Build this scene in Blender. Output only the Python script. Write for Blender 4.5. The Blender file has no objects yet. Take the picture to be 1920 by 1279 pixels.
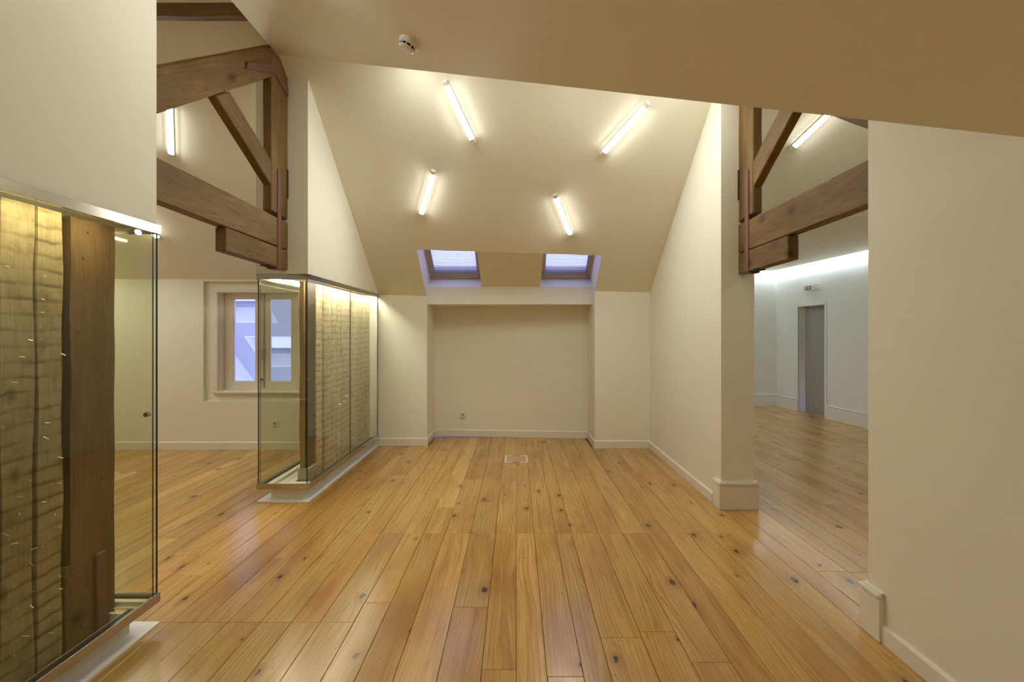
import bpy, bmesh, math, random
from mathutils import Vector, Matrix, noise

# ------------------------------------------------------------------ camera, sky, exposure
SC = bpy.context.scene
COL = SC.collection
cam_data = bpy.data.cameras.new('camera')
cam_data.sensor_width = 36.0
cam_data.lens = 17.006
cam_data.shift_x = -8 / 1920
cam_data.shift_y = -13.5 / 1920
cam_data.clip_start = 0.02
cam = bpy.data.objects.new('camera', cam_data)
cam.location = (0, 0, 1.5)
cam.rotation_euler = (math.radians(90), 0, 0)
COL.objects.link(cam)
SC.camera = cam

SKY_COL = (0.41, 0.48, 1.0)
SKY_STRENGTH = 2.7
TUBE_STRENGTH = 92.0
TUBE_COL = (1.0, 1.0, 0.90)
CASE_LED = 44.0
CASE_COL = (1.0, 0.88, 0.50)
COVE_LED = 68.0
COVE_COL = (0.74, 0.92, 1.0)
w = bpy.data.worlds.new('dusk_sky')
w.use_nodes = True
w.node_tree.nodes['Background'].inputs[0].default_value = (*SKY_COL, 1)
w.node_tree.nodes['Background'].inputs[1].default_value = SKY_STRENGTH
SC.world = w
SC.view_settings.view_transform = 'Standard'
SC.view_settings.look = 'None'
SC.view_settings.gamma = 1
SC.view_settings.exposure = 0.23
SC.view_settings.use_curve_mapping = False
SC.cycles.use_denoising = True
SC.cycles.max_bounces = 14
SC.cycles.diffuse_bounces = 7
SC.cycles.glossy_bounces = 5
SC.cycles.transparent_max_bounces = 16
SC.cycles.sample_clamp_indirect = 6.0
SC.cycles.caustics_reflective = False
SC.cycles.caustics_refractive = False
RNG = random.Random(7)

# ------------------------------------------------------------------ material helpers
def new_mat(name):
    m = bpy.data.materials.new(name)
    m.use_nodes = True
    nt = m.node_tree
    return m, nt, nt.nodes['Principled BSDF']

def N(nt, kind, **kw):
    n = nt.nodes.new(kind)
    for k, v in kw.items():
        if k.startswith('i_'):
            key = k[2:]
            key = int(key) if key.isdigit() else key
            n.inputs[key].default_value = v
        else:
            setattr(n, k, v)
    return n

def LK(nt, a, b):
    nt.links.new(a, b)

def math_n(nt, op, a, b=None, clamp=False):
    n = N(nt, 'ShaderNodeMath', operation=op, use_clamp=clamp)
    for i, v in enumerate((a, b)):
        if v is None:
            continue
        if isinstance(v, (int, float)):
            n.inputs[i].default_value = v
        else:
            LK(nt, v, n.inputs[i])
    return n.outputs[0]

def mix_col(nt, fac, a, b, blend='MIX'):
    n = N(nt, 'ShaderNodeMix', data_type='RGBA', blend_type=blend)
    for sock, v in ((n.inputs[0], fac), (n.inputs[6], a), (n.inputs[7], b)):
        if isinstance(v, (int, float)):
            sock.default_value = v
        elif isinstance(v, tuple):
            sock.default_value = (*v, 1) if len(v) == 3 else v
        else:
            LK(nt, v, sock)
    return n.outputs[2]

def ramp(nt, fac, stops):
    n = N(nt, 'ShaderNodeValToRGB')
    e = n.color_ramp.elements
    while len(e) > 1:
        e.remove(e[0])
    e[0].position = stops[0][0]
    c = stops[0][1]
    e[0].color = (*c, 1) if isinstance(c, tuple) else (c, c, c, 1)
    for p, c in stops[1:]:
        x = e.new(p)
        x.color = (*c, 1) if isinstance(c, tuple) else (c, c, c, 1)
    LK(nt, fac, n.inputs[0])
    return n.outputs[0]

def combine(nt, x, y, z):
    n = N(nt, 'ShaderNodeCombineXYZ')
    for i, v in enumerate((x, y, z)):
        if isinstance(v, (int, float)):
            n.inputs[i].default_value = v
        else:
            LK(nt, v, n.inputs[i])
    return n.outputs[0]

def paint(name, col, rough=0.55, bump=0.04):
    m, nt, b = new_mat(name)
    g = N(nt, 'ShaderNodeNewGeometry')
    nz = N(nt, 'ShaderNodeTexNoise', i_Scale=1.3, i_Detail=3.0)
    LK(nt, g.outputs['Position'], nz.inputs['Vector'])
    c2 = tuple(v * 0.955 for v in col)
    LK(nt, mix_col(nt, nz.outputs[0], col, c2), b.inputs['Base Color'])
    b.inputs['Roughness'].default_value = rough
    b.inputs['Specular IOR Level'].default_value = 0.3
    n2 = N(nt, 'ShaderNodeTexNoise', i_Scale=160.0, i_Detail=2.0)
    LK(nt, g.outputs['Position'], n2.inputs['Vector'])
    bp = N(nt, 'ShaderNodeBump', i_Strength=bump, i_Distance=0.002)
    LK(nt, n2.outputs[0], bp.inputs['Height'])
    LK(nt, bp.outputs[0], b.inputs['Normal'])
    return m

def plain(name, col, rough=0.5, metal=0.0, spec=0.5):
    m, nt, b = new_mat(name)
    g = N(nt, 'ShaderNodeNewGeometry')
    nz = N(nt, 'ShaderNodeTexNoise', i_Scale=25.0, i_Detail=3.0)
    LK(nt, g.outputs['Position'], nz.inputs['Vector'])
    LK(nt, mix_col(nt, nz.outputs[0], col, tuple(v * 0.88 for v in col)), b.inputs['Base Color'])
    b.inputs['Roughness'].default_value = rough
    b.inputs['Metallic'].default_value = metal
    b.inputs['Specular IOR Level'].default_value = spec
    return m

def emitter(name, col, strength):
    m, nt, b = new_mat(name)
    nt.nodes.remove(b)
    e = N(nt, 'ShaderNodeEmission')
    e.inputs[0].default_value = (*col, 1)
    e.inputs[1].default_value = strength
    LK(nt, e.outputs[0], nt.nodes['Material Output'].inputs[0])
    return m

def glass(name, tint, refl=1.0):
    m, nt, b = new_mat(name)
    nt.nodes.remove(b)
    t = N(nt, 'ShaderNodeBsdfTransparent')
    t.inputs[0].default_value = (*tint, 1)
    g = N(nt, 'ShaderNodeBsdfGlossy', i_Roughness=0.0)
    lw = N(nt, 'ShaderNodeLayerWeight', i_Blend=0.5)
    f = math_n(nt, 'POWER', lw.outputs['Facing'], 4.5)
    f = math_n(nt, 'MULTIPLY_ADD', f, 0.85 * refl)
    f.node.inputs[2].default_value = 0.04 * refl
    mx = N(nt, 'ShaderNodeMixShader')
    LK(nt, f, mx.inputs[0])
    LK(nt, t.outputs[0], mx.inputs[1])
    LK(nt, g.outputs[0], mx.inputs[2])
    LK(nt, mx.outputs[0], nt.nodes['Material Output'].inputs[0])
    return m

def floor_wood():
    m, nt, b = new_mat('varnished_pine_boards')
    g = N(nt, 'ShaderNodeNewGeometry')
    oi = N(nt, 'ShaderNodeObjectInfo')
    s = N(nt, 'ShaderNodeSeparateXYZ')
    LK(nt, g.outputs['Position'], s.inputs[0])
    r = oi.outputs['Random']
    x = math_n(nt, 'ADD', s.outputs[0], math_n(nt, 'MULTIPLY', r, 31.7))
    y = math_n(nt, 'ADD', s.outputs[1], math_n(nt, 'MULTIPLY', r, 87.3))
    # knots
    vk = N(nt, 'ShaderNodeTexVoronoi', voronoi_dimensions='2D', i_Scale=1.0, i_Randomness=1.0)
    nk = N(nt, 'ShaderNodeTexNoise', noise_dimensions='2D', i_Scale=38.0, i_Detail=2.0)
    LK(nt, combine(nt, x, y, 0), nk.inputs['Vector'])
    wob = math_n(nt, 'MULTIPLY', math_n(nt, 'SUBTRACT', nk.outputs[0], 0.5), 0.10)
    LK(nt, combine(nt, math_n(nt, 'ADD', math_n(nt, 'MULTIPLY', x, 5.2), wob), math_n(nt, 'ADD', math_n(nt, 'MULTIPLY', y, 2.6), wob), 0), vk.inputs['Vector'])
    kd = vk.outputs['Distance']
    sc = N(nt, 'ShaderNodeSeparateColor')
    LK(nt, vk.outputs['Color'], sc.inputs[0])
    has = math_n(nt, 'GREATER_THAN', sc.outputs[0], 0.66)
    size = math_n(nt, 'MULTIPLY_ADD', math_n(nt, 'POWER', sc.outputs[1], 2.0), 0.075)
    size.node.inputs[2].default_value = 0.016
    ksharp = math_n(nt, 'MULTIPLY', math_n(nt, 'LESS_THAN', kd, size), has)
    khalo = math_n(nt, 'MULTIPLY', math_n(nt, 'SUBTRACT', 1.0, math_n(nt, 'DIVIDE', kd, math_n(nt, 'MULTIPLY', size, 4.5)), clamp=True), has)
    # grain
    bend = math_n(nt, 'MULTIPLY', khalo, 0.022)
    n1 = N(nt, 'ShaderNodeTexNoise', noise_dimensions='2D', i_Scale=1.0, i_Detail=2.0)
    LK(nt, combine(nt, math_n(nt, 'MULTIPLY', x, 6.0), math_n(nt, 'MULTIPLY', y, 0.7), 0), n1.inputs['Vector'])
    xw = math_n(nt, 'ADD', math_n(nt, 'ADD', x, bend), math_n(nt, 'MULTIPLY', n1.outputs[0], 0.13))
    wv = N(nt, 'ShaderNodeTexWave', wave_type='BANDS', bands_direction='X', wave_profile='SAW', i_Scale=15.0, i_Distortion=0.8, i_Detail=2.0)
    wv.inputs['Detail Scale'].default_value = 2.0
    LK(nt, combine(nt, xw, math_n(nt, 'MULTIPLY', y, 0.12), 0), wv.inputs['Vector'])
    n2 = N(nt, 'ShaderNodeTexNoise', noise_dimensions='2D', i_Scale=1.0, i_Detail=5.0, i_Roughness=0.65)
    LK(nt, combine(nt, math_n(nt, 'MULTIPLY', xw, 95.0), math_n(nt, 'MULTIPLY', y, 2.6), 0), n2.inputs['Vector'])
    n3 = N(nt, 'ShaderNodeTexNoise', noise_dimensions='2D', i_Scale=1.0, i_Detail=3.0)
    LK(nt, combine(nt, math_n(nt, 'MULTIPLY', x, 5.0), math_n(nt, 'MULTIPLY', y, 1.1), 0), n3.inputs['Vector'])
    base = ramp(nt, r, [(0.0, (0.47, 0.27, 0.074)), (0.25, (0.53, 0.32, 0.098)), (0.5, (0.49, 0.29, 0.082)),
                        (0.7, (0.57, 0.36, 0.122)), (0.85, (0.44, 0.245, 0.066)), (1.0, (0.52, 0.315, 0.10))])
    base = mix_col(nt, 1.0, base, oi.outputs['Color'], 'MULTIPLY')
    late = mix_col(nt, 1.0, base, (0.60, 0.47, 0.34), 'MULTIPLY')
    gm = ramp(nt, wv.outputs[0], [(0.0, 0.0), (0.6, 0.08), (0.92, 0.55), (1.0, 0.1)])
    rv = math_n(nt, 'FRACT', math_n(nt, 'MULTIPLY', r, 7.31))
    gm = math_n(nt, 'MULTIPLY', gm, math_n(nt, 'MULTIPLY_ADD', rv, 1.3), clamp=True)
    c = mix_col(nt, gm, base, late)
    n5 = N(nt, 'ShaderNodeTexNoise', noise_dimensions='2D', i_Scale=1.0, i_Detail=4.0, i_Roughness=0.6)
    LK(nt, combine(nt, math_n(nt, 'MULTIPLY', xw, 26.0), math_n(nt, 'MULTIPLY', y, 1.0), 0), n5.inputs['Vector'])
    c = mix_col(nt, ramp(nt, n5.outputs[0], [(0.54, 0.0), (0.78, 0.75)]), c, mix_col(nt, 1.0, base, (0.50, 0.34, 0.22), 'MULTIPLY'))
    c = mix_col(nt, ramp(nt, n5.outputs[0], [(0.22, 0.6), (0.46, 0.0)]), c, mix_col(nt, 1.0, base, (1.18, 1.22, 1.25), 'MULTIPLY'))
    vd = N(nt, 'ShaderNodeTexVoronoi', voronoi_dimensions='2D', i_Scale=1.0)
    LK(nt, combine(nt, math_n(nt, 'MULTIPLY', x, 13.0), math_n(nt, 'MULTIPLY', y, 6.5), 0), vd.inputs['Vector'])
    sd = N(nt, 'ShaderNodeSeparateColor')
    LK(nt, vd.outputs['Color'], sd.inputs[0])
    dots = math_n(nt, 'MULTIPLY', math_n(nt, 'LESS_THAN', vd.outputs['Distance'], 0.045), math_n(nt, 'GREATER_THAN', sd.outputs[0], 0.8))
    c = mix_col(nt, math_n(nt, 'MULTIPLY', dots, 0.75), c, (0.10, 0.045, 0.015))
    fm = ramp(nt, n2.outputs[0], [(0.33, 0.0), (0.72, 0.55)])
    c = mix_col(nt, fm, c, mix_col(nt, 1.0, base, (0.70, 0.58, 0.45), 'MULTIPLY'))
    st = ramp(nt, n3.outputs[0], [(0.46, 0.0), (0.74, 0.7)])
    c = mix_col(nt, st, c, mix_col(nt, 1.0, base, (0.62, 0.47, 0.36), 'MULTIPLY'))
    c = mix_col(nt, math_n(nt, 'MULTIPLY', khalo, 0.6), c, (0.20, 0.085, 0.02))
    c = mix_col(nt, math_n(nt, 'MULTIPLY', ksharp, 0.9), c, (0.035, 0.016, 0.008))
    LK(nt, c, b.inputs['Base Color'])
    n4 = N(nt, 'ShaderNodeTexNoise', i_Scale=2.5, i_Detail=3.0)
    LK(nt, g.outputs['Position'], n4.inputs['Vector'])
    LK(nt, ramp(nt, n4.outputs[0], [(0.3, 0.17), (0.7, 0.27)]), b.inputs['Roughness'])
    b.inputs['Specular IOR Level'].default_value = 0.55
    bp = N(nt, 'ShaderNodeBump', i_Strength=0.10, i_Distance=0.002)
    LK(nt, math_n(nt, 'ADD', n2.outputs[0], math_n(nt, 'MULTIPLY', n3.outputs[0], 3.0)), bp.inputs['Height'])
    LK(nt, bp.outputs[0], b.inputs['Normal'])
    return m

def old_beam(name, dark, light, rough=0.62):
    """grain runs along local X"""
    m, nt, b = new_mat(name)
    tc = N(nt, 'ShaderNodeTexCoord')
    oi = N(nt, 'ShaderNodeObjectInfo')
    s = N(nt, 'ShaderNodeSeparateXYZ')
    LK(nt, tc.outputs['Object'], s.inputs[0])
    x = math_n(nt, 'ADD', s.outputs[0], math_n(nt, 'MULTIPLY', oi.outputs['Random'], 41.0))
    n1 = N(nt, 'ShaderNodeTexNoise', i_Scale=1.0, i_Detail=2.0)
    LK(nt, combine(nt, math_n(nt, 'MULTIPLY', x, 1.6), math_n(nt, 'MULTIPLY', s.outputs[1], 6.0), math_n(nt, 'MULTIPLY', s.outputs[2], 6.0)), n1.inputs['Vector'])
    n2 = N(nt, 'ShaderNodeTexNoise', i_Scale=1.0, i_Detail=6.0, i_Roughness=0.68, i_Distortion=0.4)
    LK(nt, combine(nt, math_n(nt, 'MULTIPLY', x, 5.0), math_n(nt, 'MULTIPLY', s.outputs[1], 70.0), math_n(nt, 'MULTIPLY', s.outputs[2], 70.0)), n2.inputs['Vector'])
    vk = N(nt, 'ShaderNodeTexVoronoi', i_Scale=1.0)
    LK(nt, combine(nt, math_n(nt, 'MULTIPLY', x, 2.3), math_n(nt, 'MULTIPLY', s.outputs[1], 4.0), math_n(nt, 'MULTIPLY', s.outputs[2], 4.5)), vk.inputs['Vector'])
    kn = math_n(nt, 'SUBTRACT', 1.0, math_n(nt, 'MULTIPLY', vk.outputs['Distance'], 5.0), clamp=True)
    c = mix_col(nt, ramp(nt, n1.outputs[0], [(0.3, 0.0), (0.7, 1.0)]), dark, light)
    c = mix_col(nt, ramp(nt, n2.outputs[0], [(0.42, 0.0), (0.76, 0.65)]), c, tuple(v * 0.38 for v in dark))
    c = mix_col(nt, math_n(nt, 'MULTIPLY', kn, 0.95), c, tuple(v * 0.22 for v in dark))
    vh = N(nt, 'ShaderNodeTexVoronoi', i_Scale=9.0)
    LK(nt, tc.outputs['Object'], vh.inputs['Vector'])
    c = mix_col(nt, math_n(nt, 'LESS_THAN', vh.outputs['Distance'], 0.055), c, (0.012, 0.008, 0.005))
    LK(nt, c, b.inputs['Base Color'])
    b.inputs['Roughness'].default_value = rough
    b.inputs['Specular IOR Level'].default_value = 0.3
    bp = N(nt, 'ShaderNodeBump', i_Strength=0.5, i_Distance=0.004)
    LK(nt, n2.outputs[0], bp.inputs['Height'])
    LK(nt, bp.outputs[0], b.inputs['Normal'])
    return m

def lath_plank():
    """old wall plank: grain upright, faint dark ghost lines where laths were nailed"""
    m, nt, b = new_mat('pale_old_plank')
    g = N(nt, 'ShaderNodeNewGeometry')
    oi = N(nt, 'ShaderNodeObjectInfo')
    s = N(nt, 'ShaderNodeSeparateXYZ')
    LK(nt, g.outputs['Position'], s.inputs[0])
    r = oi.outputs['Random']
    y = math_n(nt, 'ADD', s.outputs[1], math_n(nt, 'MULTIPLY', r, 17.0))
    n0 = N(nt, 'ShaderNodeTexNoise', noise_dimensions='2D', i_Scale=1.0, i_Detail=3.0)
    LK(nt, combine(nt, math_n(nt, 'MULTIPLY', y, 7.0), math_n(nt, 'MULTIPLY', s.outputs[2], 3.0), 0), n0.inputs['Vector'])
    zz = math_n(nt, 'ADD', s.outputs[2], math_n(nt, 'MULTIPLY', n0.outputs[0], 0.035))
    zz = math_n(nt, 'ADD', zz, math_n(nt, 'MULTIPLY', r, 0.02))
    band = math_n(nt, 'FRACT', math_n(nt, 'DIVIDE', zz, 0.064))
    line = ramp(nt, band, [(0.0, 1.0), (0.10, 0.85), (0.24, 0.12), (0.5, 0.0), (0.88, 0.06), (1.0, 0.9)])
    n1 = N(nt, 'ShaderNodeTexNoise', i_Scale=7.0, i_Detail=4.0)
    LK(nt, g.outputs['Position'], n1.inputs['Vector'])
    line = math_n(nt, 'MULTIPLY', line, ramp(nt, n1.outputs[0], [(0.36, 0.15), (0.64, 1.0)]))
    n2 = N(nt, 'ShaderNodeTexNoise', noise_dimensions='2D', i_Scale=1.0, i_Detail=5.0, i_Roughness=0.7)
    LK(nt, combine(nt, math_n(nt, 'MULTIPLY', y, 110.0), math_n(nt, 'MULTIPLY', s.outputs[2], 5.0), 0), n2.inputs['Vector'])
    n3 = N(nt, 'ShaderNodeTexNoise', i_Scale=2.2, i_Detail=4.0)
    LK(nt, g.outputs['Position'], n3.inputs['Vector'])
    c = mix_col(nt, ramp(nt, n3.outputs[0], [(0.3, 0.0), (0.7, 1.0)]), (0.52, 0.43, 0.27), (0.66, 0.57, 0.39))
    c = mix_col(nt, ramp(nt, n2.outputs[0], [(0.42, 0.0), (0.85, 0.55)]), c, (0.24, 0.17, 0.085))
    c = mix_col(nt, math_n(nt, 'MULTIPLY', line, 0.8), c, (0.15, 0.095, 0.04))
    n6 = N(nt, 'ShaderNodeTexNoise', i_Scale=11.0, i_Detail=5.0, i_Roughness=0.65)
    LK(nt, g.outputs['Position'], n6.inputs['Vector'])
    c = mix_col(nt, ramp(nt, n6.outputs[0], [(0.48, 0.0), (0.70, 0.6)]), c, (0.24, 0.165, 0.085))
    vn = N(nt, 'ShaderNodeTexVoronoi', voronoi_dimensions='2D', i_Scale=1.0)
    LK(nt, combine(nt, math_n(nt, 'MULTIPLY', y, 5.0), math_n(nt, 'MULTIPLY', s.outputs[2], 3.2), 0), vn.inputs['Vector'])
    sv = N(nt, 'ShaderNodeSeparateColor')
    LK(nt, vn.outputs['Color'], sv.inputs[0])
    kn = math_n(nt, 'MULTIPLY', math_n(nt, 'SUBTRACT', 1.0, math_n(nt, 'MULTIPLY', vn.outputs['Distance'], 7.0), clamp=True), math_n(nt, 'GREATER_THAN', sv.outputs[0], 0.72))
    c = mix_col(nt, math_n(nt, 'MULTIPLY', kn, 0.9), c, (0.17, 0.12, 0.06))
    c = mix_col(nt, 1.0, c, oi.outputs['Color'], 'MULTIPLY')
    LK(nt, c, b.inputs['Base Color'])
    b.inputs['Roughness'].default_value = 0.8
    b.inputs['Specular IOR Level'].default_value = 0.2
    bp = N(nt, 'ShaderNodeBump', i_Strength=0.45, i_Distance=0.003)
    LK(nt, math_n(nt, 'SUBTRACT', n2.outputs[0], line), bp.inputs['Height'])
    LK(nt, bp.outputs[0], b.inputs['Normal'])
    return m

def steel():
    m, nt, b = new_mat('brushed_steel')
    b.inputs['Roughness'].default_value = 0.16
    b.inputs['Base Color'].default_value = (0.50, 0.48, 0.44, 1)
    b.inputs['Metallic'].default_value = 1.0
    return m

def blind_mat():
    m, nt, b = new_mat('white_blind_slat')
    b.inputs['Base Color'].default_value = (0.85, 0.85, 0.87, 1)
    t = N(nt, 'ShaderNodeBsdfTranslucent')
    t.inputs[0].default_value = (0.9, 0.9, 0.93, 1)
    mx = N(nt, 'ShaderNodeMixShader', i_0=0.72)
    LK(nt, b.outputs[0], mx.inputs[1])
    LK(nt, t.outputs[0], mx.inputs[2])
    LK(nt, mx.outputs[0], nt.nodes['Material Output'].inputs[0])
    return m

PAINT = paint('cream_wall_paint', (0.82, 0.797, 0.695))
CEIL = paint('cream_ceiling_paint', (0.82, 0.785, 0.65))
SKIRT = paint('cream_gloss_skirting', (0.80, 0.76, 0.68), rough=0.35, bump=0.01)
PAINTR = paint('cool_white_wall_paint', (0.80, 0.80, 0.79))
SKIRTR = paint('cool_white_skirting', (0.80, 0.80, 0.79), rough=0.35, bump=0.01)
WHITE = paint('white_paint', (0.80, 0.80, 0.78), rough=0.4, bump=0.01)
WINPAINT = paint('ivory_window_paint', (0.80, 0.74, 0.64), rough=0.35, bump=0.01)
FLOOR = floor_wood()
BEAM = old_beam('old_brown_beam', (0.135, 0.074, 0.022), (0.22, 0.128, 0.041))
POSTW = old_beam('old_dark_post', (0.125, 0.072, 0.030), (0.195, 0.118, 0.050), 0.75)
POSTD = old_beam('old_blackened_post', (0.052, 0.035, 0.020), (0.078, 0.053, 0.030), 0.7)
PLANK = lath_plank()
RAW = old_beam('raw_split_edge', (0.26, 0.165, 0.065), (0.40, 0.27, 0.12), 0.8)
IRON = plain('red_oxide_iron', (0.165, 0.066, 0.046), 0.5)
DARKIRON = plain('dark_iron', (0.03, 0.022, 0.018), 0.6)
STEEL = steel()
FOOT = plain('dull_metal_foot', (0.36, 0.33, 0.26), 0.5)
TRAY = plain('cream_metal_tray', (0.74, 0.70, 0.58), 0.4)
GLASS = glass('greenish_glass', (0.955, 0.965, 0.90))
WGLASS = glass('clear_window_glass', (0.97, 0.97, 0.98))
GEDGE = plain('dark_green_glass_edge', (0.018, 0.035, 0.026), 0.15)
NAIL = plain('bare_nail', (0.62, 0.56, 0.44), 0.45, metal=0.6)
TUBE = emitter('lit_tube', TUBE_COL, TUBE_STRENGTH)
COOLFILL = emitter('cool_fill_tube', (0.72, 0.88, 1.0), TUBE_STRENGTH * 0.95)  # only for the added fill lamps of the right room
SIDELIT = emitter('lit_lens_side', TUBE_COL, 9.0)
DIMTUBE = emitter('lit_dimmer_tube', TUBE_COL, TUBE_STRENGTH * 0.68)
LED = emitter('case_led', CASE_COL, CASE_LED)
LED2 = emitter('far_case_led', (1.0, 0.96, 0.82), CASE_LED * 2.3)
COVE = emitter('cove_led', COVE_COL, COVE_LED)
PLASTIC = plain('white_plastic', (0.80, 0.79, 0.75), 0.35)
BLACK = plain('black_slot', (0.008, 0.008, 0.008), 0.8, spec=0.1)
GREYPL = plain('grey_plastic', (0.33, 0.31, 0.28), 0.5)
SKYWOOD = old_beam('skylight_pine', (0.60, 0.45, 0.33), (0.68, 0.53, 0.40), 0.4)
GREYMET = plain('grey_metal', (0.35, 0.37, 0.42), 0.4)
BLIND = blind_mat()
SIGNGREEN = plain('dark_green_sign', (0.018, 0.05, 0.035), 0.4)
SIGNWHITE = plain('white_sign', (0.85, 0.87, 0.85), 0.4)
BOXLID = plain('light_wood_lid', (0.55, 0.33, 0.12), 0.35)

# ------------------------------------------------------------------ mesh helpers
def obj(name, bm, mat, parent=None, smooth=False, mats=None):
    me = bpy.data.meshes.new(name)
    bmesh.ops.recalc_face_normals(bm, faces=bm.faces[:])
    bm.to_mesh(me)
    bm.free()
    for mm in (mats or [mat]):
        me.materials.append(mm)
    if smooth:
        for p in me.polygons:
            p.use_smooth = True
    o = bpy.data.objects.new(name, me)
    COL.objects.link(o)
    if parent is not None:
        o.parent = parent
    return o

def struct(o):
    o['kind'] = 'structure'
    return o

def empty(name, loc=(0, 0, 0)):
    o = bpy.data.objects.new(name, None)
    o.location = loc
    o.empty_display_size = 0.1
    COL.objects.link(o)
    return o

def tag(o, label, cat, group=None):
    o['label'] = label
    o['category'] = cat
    if group:
        o['group'] = group
    return o

def add_box(bm, lo, hi, off=(0, 0, 0)):
    v = [bm.verts.new((x - off[0], y - off[1], z - off[2])) for x in (lo[0], hi[0]) for y in (lo[1], hi[1]) for z in (lo[2], hi[2])]
    for f in ((0, 1, 3, 2), (4, 6, 7, 5), (0, 4, 5, 1), (2, 3, 7, 6), (0, 2, 6, 4), (1, 5, 7, 3)):
        bm.faces.new([v[i] for i in f])
    return v

def bevel(bm, width, seg=1):
    bmesh.ops.bevel(bm, geom=bm.edges[:], offset=width, segments=seg, affect='EDGES', clamp_overlap=True)

def box(name, lo, hi, mat, parent=None, bev=0.0, seg=1):
    """world-coordinate box; with a parent empty the vertices are taken relative to it"""
    off = parent.location if parent is not None and parent.type == 'EMPTY' else (0, 0, 0)
    if parent is not None and parent.type != 'EMPTY' and parent.parent is not None:
        off = parent.parent.location
    bm = bmesh.new()
    add_box(bm, lo, hi, off)
    if bev:
        bevel(bm, bev, seg)
    return obj(name, bm, mat, parent)

def prism(name, pts, vec, mat, parent=None, bev=0.0):
    off = Vector(parent.location) if parent is not None else Vector()
    bm = bmesh.new()
    a = [bm.verts.new(Vector(p) - off) for p in pts]
    b = [bm.verts.new(Vector(p) + Vector(vec) - off) for p in pts]
    bm.faces.new(a)
    bm.faces.new(b[::-1])
    n = len(pts)
    for i in range(n):
        bm.faces.new((a[i], a[(i + 1) % n], b[(i + 1) % n], b[i]))
    if bev:
        bevel(bm, bev)
    return obj(name, bm, mat, parent)

def yz_prism(name, yz, x0, x1, mat, parent=None):
    return prism(name, [(x0, y, z) for y, z in yz], (x1 - x0, 0, 0), mat, parent)

def lathe(bm, prof, seg=28, mat_index=0, mtx=None):
    rings = []
    for r, h in prof:
        ring = []
        for k in range(seg):
            a = 2 * math.pi * k / seg
            p = Vector((r * math.cos(a), r * math.sin(a), h))
            ring.append(bm.verts.new(mtx @ p if mtx else p))
        rings.append(ring)
    for i in range(len(rings) - 1):
        for k in range(seg):
            f = bm.faces.new((rings[i][k], rings[i][(k + 1) % seg], rings[i + 1][(k + 1) % seg], rings[i + 1][k]))
            f.material_index = mat_index
    bm.faces.new(rings[0][::-1])
    bm.faces.new(rings[-1])

# ------------------------------------------------------------------ roof geometry
def zl(y): return 2.0235 + 0.79 * (6.504 - y)
def zr(y): return 2.04 + 0.766 * (6.35 - y)
def z_rear(x, y):
    t = min(1.0, max(0.0, (x + 1.85) / 3.6))
    return zl(y) * (1 - t) + zr(y) * t
def z_front(y): return 1.007 + 0.697 * y
def z_wing(x): return 2.976 - 0.442 * x

def surf(name, fn, xs, ylo, yhi, ny, thick, mat):
    """slab under-surface z = fn(x, y) over xs, y from ylo(x) to yhi(x)"""
    bm = bmesh.new()
    lo, up = [], []
    for x in xs:
        a, b = ylo(x), yhi(x)
        lo.append([bm.verts.new((x, a + (b - a) * j / ny, fn(x, a + (b - a) * j / ny))) for j in range(ny + 1)])
        up.append([bm.verts.new((x, a + (b - a) * j / ny, fn(x, a + (b - a) * j / ny) + thick)) for j in range(ny + 1)])
    nx = len(xs)
    for i in range(nx - 1):
        for j in range(ny):
            bm.faces.new((lo[i][j], lo[i + 1][j], lo[i + 1][j + 1], lo[i][j + 1]))
            bm.faces.new((up[i][j], up[i][j + 1], up[i + 1][j + 1], up[i + 1][j]))
    for i in range(nx - 1):
        for j in (0, ny):
            bm.faces.new((lo[i][j], lo[i + 1][j], up[i + 1][j], up[i][j]))
    for i in (0, nx - 1):
        for j in range(ny):
            bm.faces.new((lo[i][j], lo[i][j + 1], up[i][j + 1], up[i][j]))
    return struct(obj(name, bm, mat))

def lin(a, b, n): return [a + (b - a) * i / n for i in range(n + 1)]
NI_L, NI_R = -1.20, 1.03            # niche sides
PI_L, PI_R = -0.47, 0.325           # pier between the two roof windows
Y_HEAD = 5.85                       # upper edge of the roof-window shafts
def ridge_y(x):
    t = min(1.0, max(0.0, (x + 1.85) / 3.6))
    return 4.139 * (1 - t) + 4.031 * t
def wall_y(x): return 6.50 if x < 0 else 6.35

surf('ceiling_rear_slope', z_rear, lin(-2.03, 1.80, 12), lambda x: ridge_y(x) - 0.002, lambda x: Y_HEAD, 8, 0.10, CEIL)
surf('ceiling_rear_slope_low_left', z_rear, [-2.03, -1.85, NI_L - 0.004], lambda x: Y_HEAD, lambda x: 6.62, 1, 0.10, CEIL)
surf('ceiling_rear_slope_low_right', z_rear, [NI_R + 0.004, 1.80], lambda x: Y_HEAD, lambda x: 6.50, 1, 0.10, CEIL)
surf('ceiling_rear_slope_left_room', lambda x, y: zl(y), [-6.1, -2.03], lambda x: 3.05, lambda x: 6.45, 1, 0.10, CEIL)
surf('ceiling_rear_slope_right_room', lambda x, y: zr(y), [1.80, 5.75], lambda x: 4.029, lambda x: 5.358, 1, 0.10, CEIL)
surf('ceiling_front_slope', lambda x, y: z_front(y), [-2.03, -1.2, 0.0, 1.80], lambda x: 2.825 - 0.6344 * x, ridge_y, 1, 0.10, CEIL)
surf('ceiling_front_slope_right_room', lambda x, y: z_front(y), [1.80, 5.75], lambda x: 1.40, lambda x: 4.031, 1, 0.10, CEIL)
surf('ceiling_wing_slope', lambda x, y: z_wing(x), lin(-2.03, 1.83, 6), lambda x: -2.6, lambda x: 2.825 - 0.6344 * x, 1, 0.10, CEIL)
struct(box('ceiling_left_room_top', (-6.1, -2.6, 4.70), (-1.90, 3.12, 4.80), CEIL))
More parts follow.
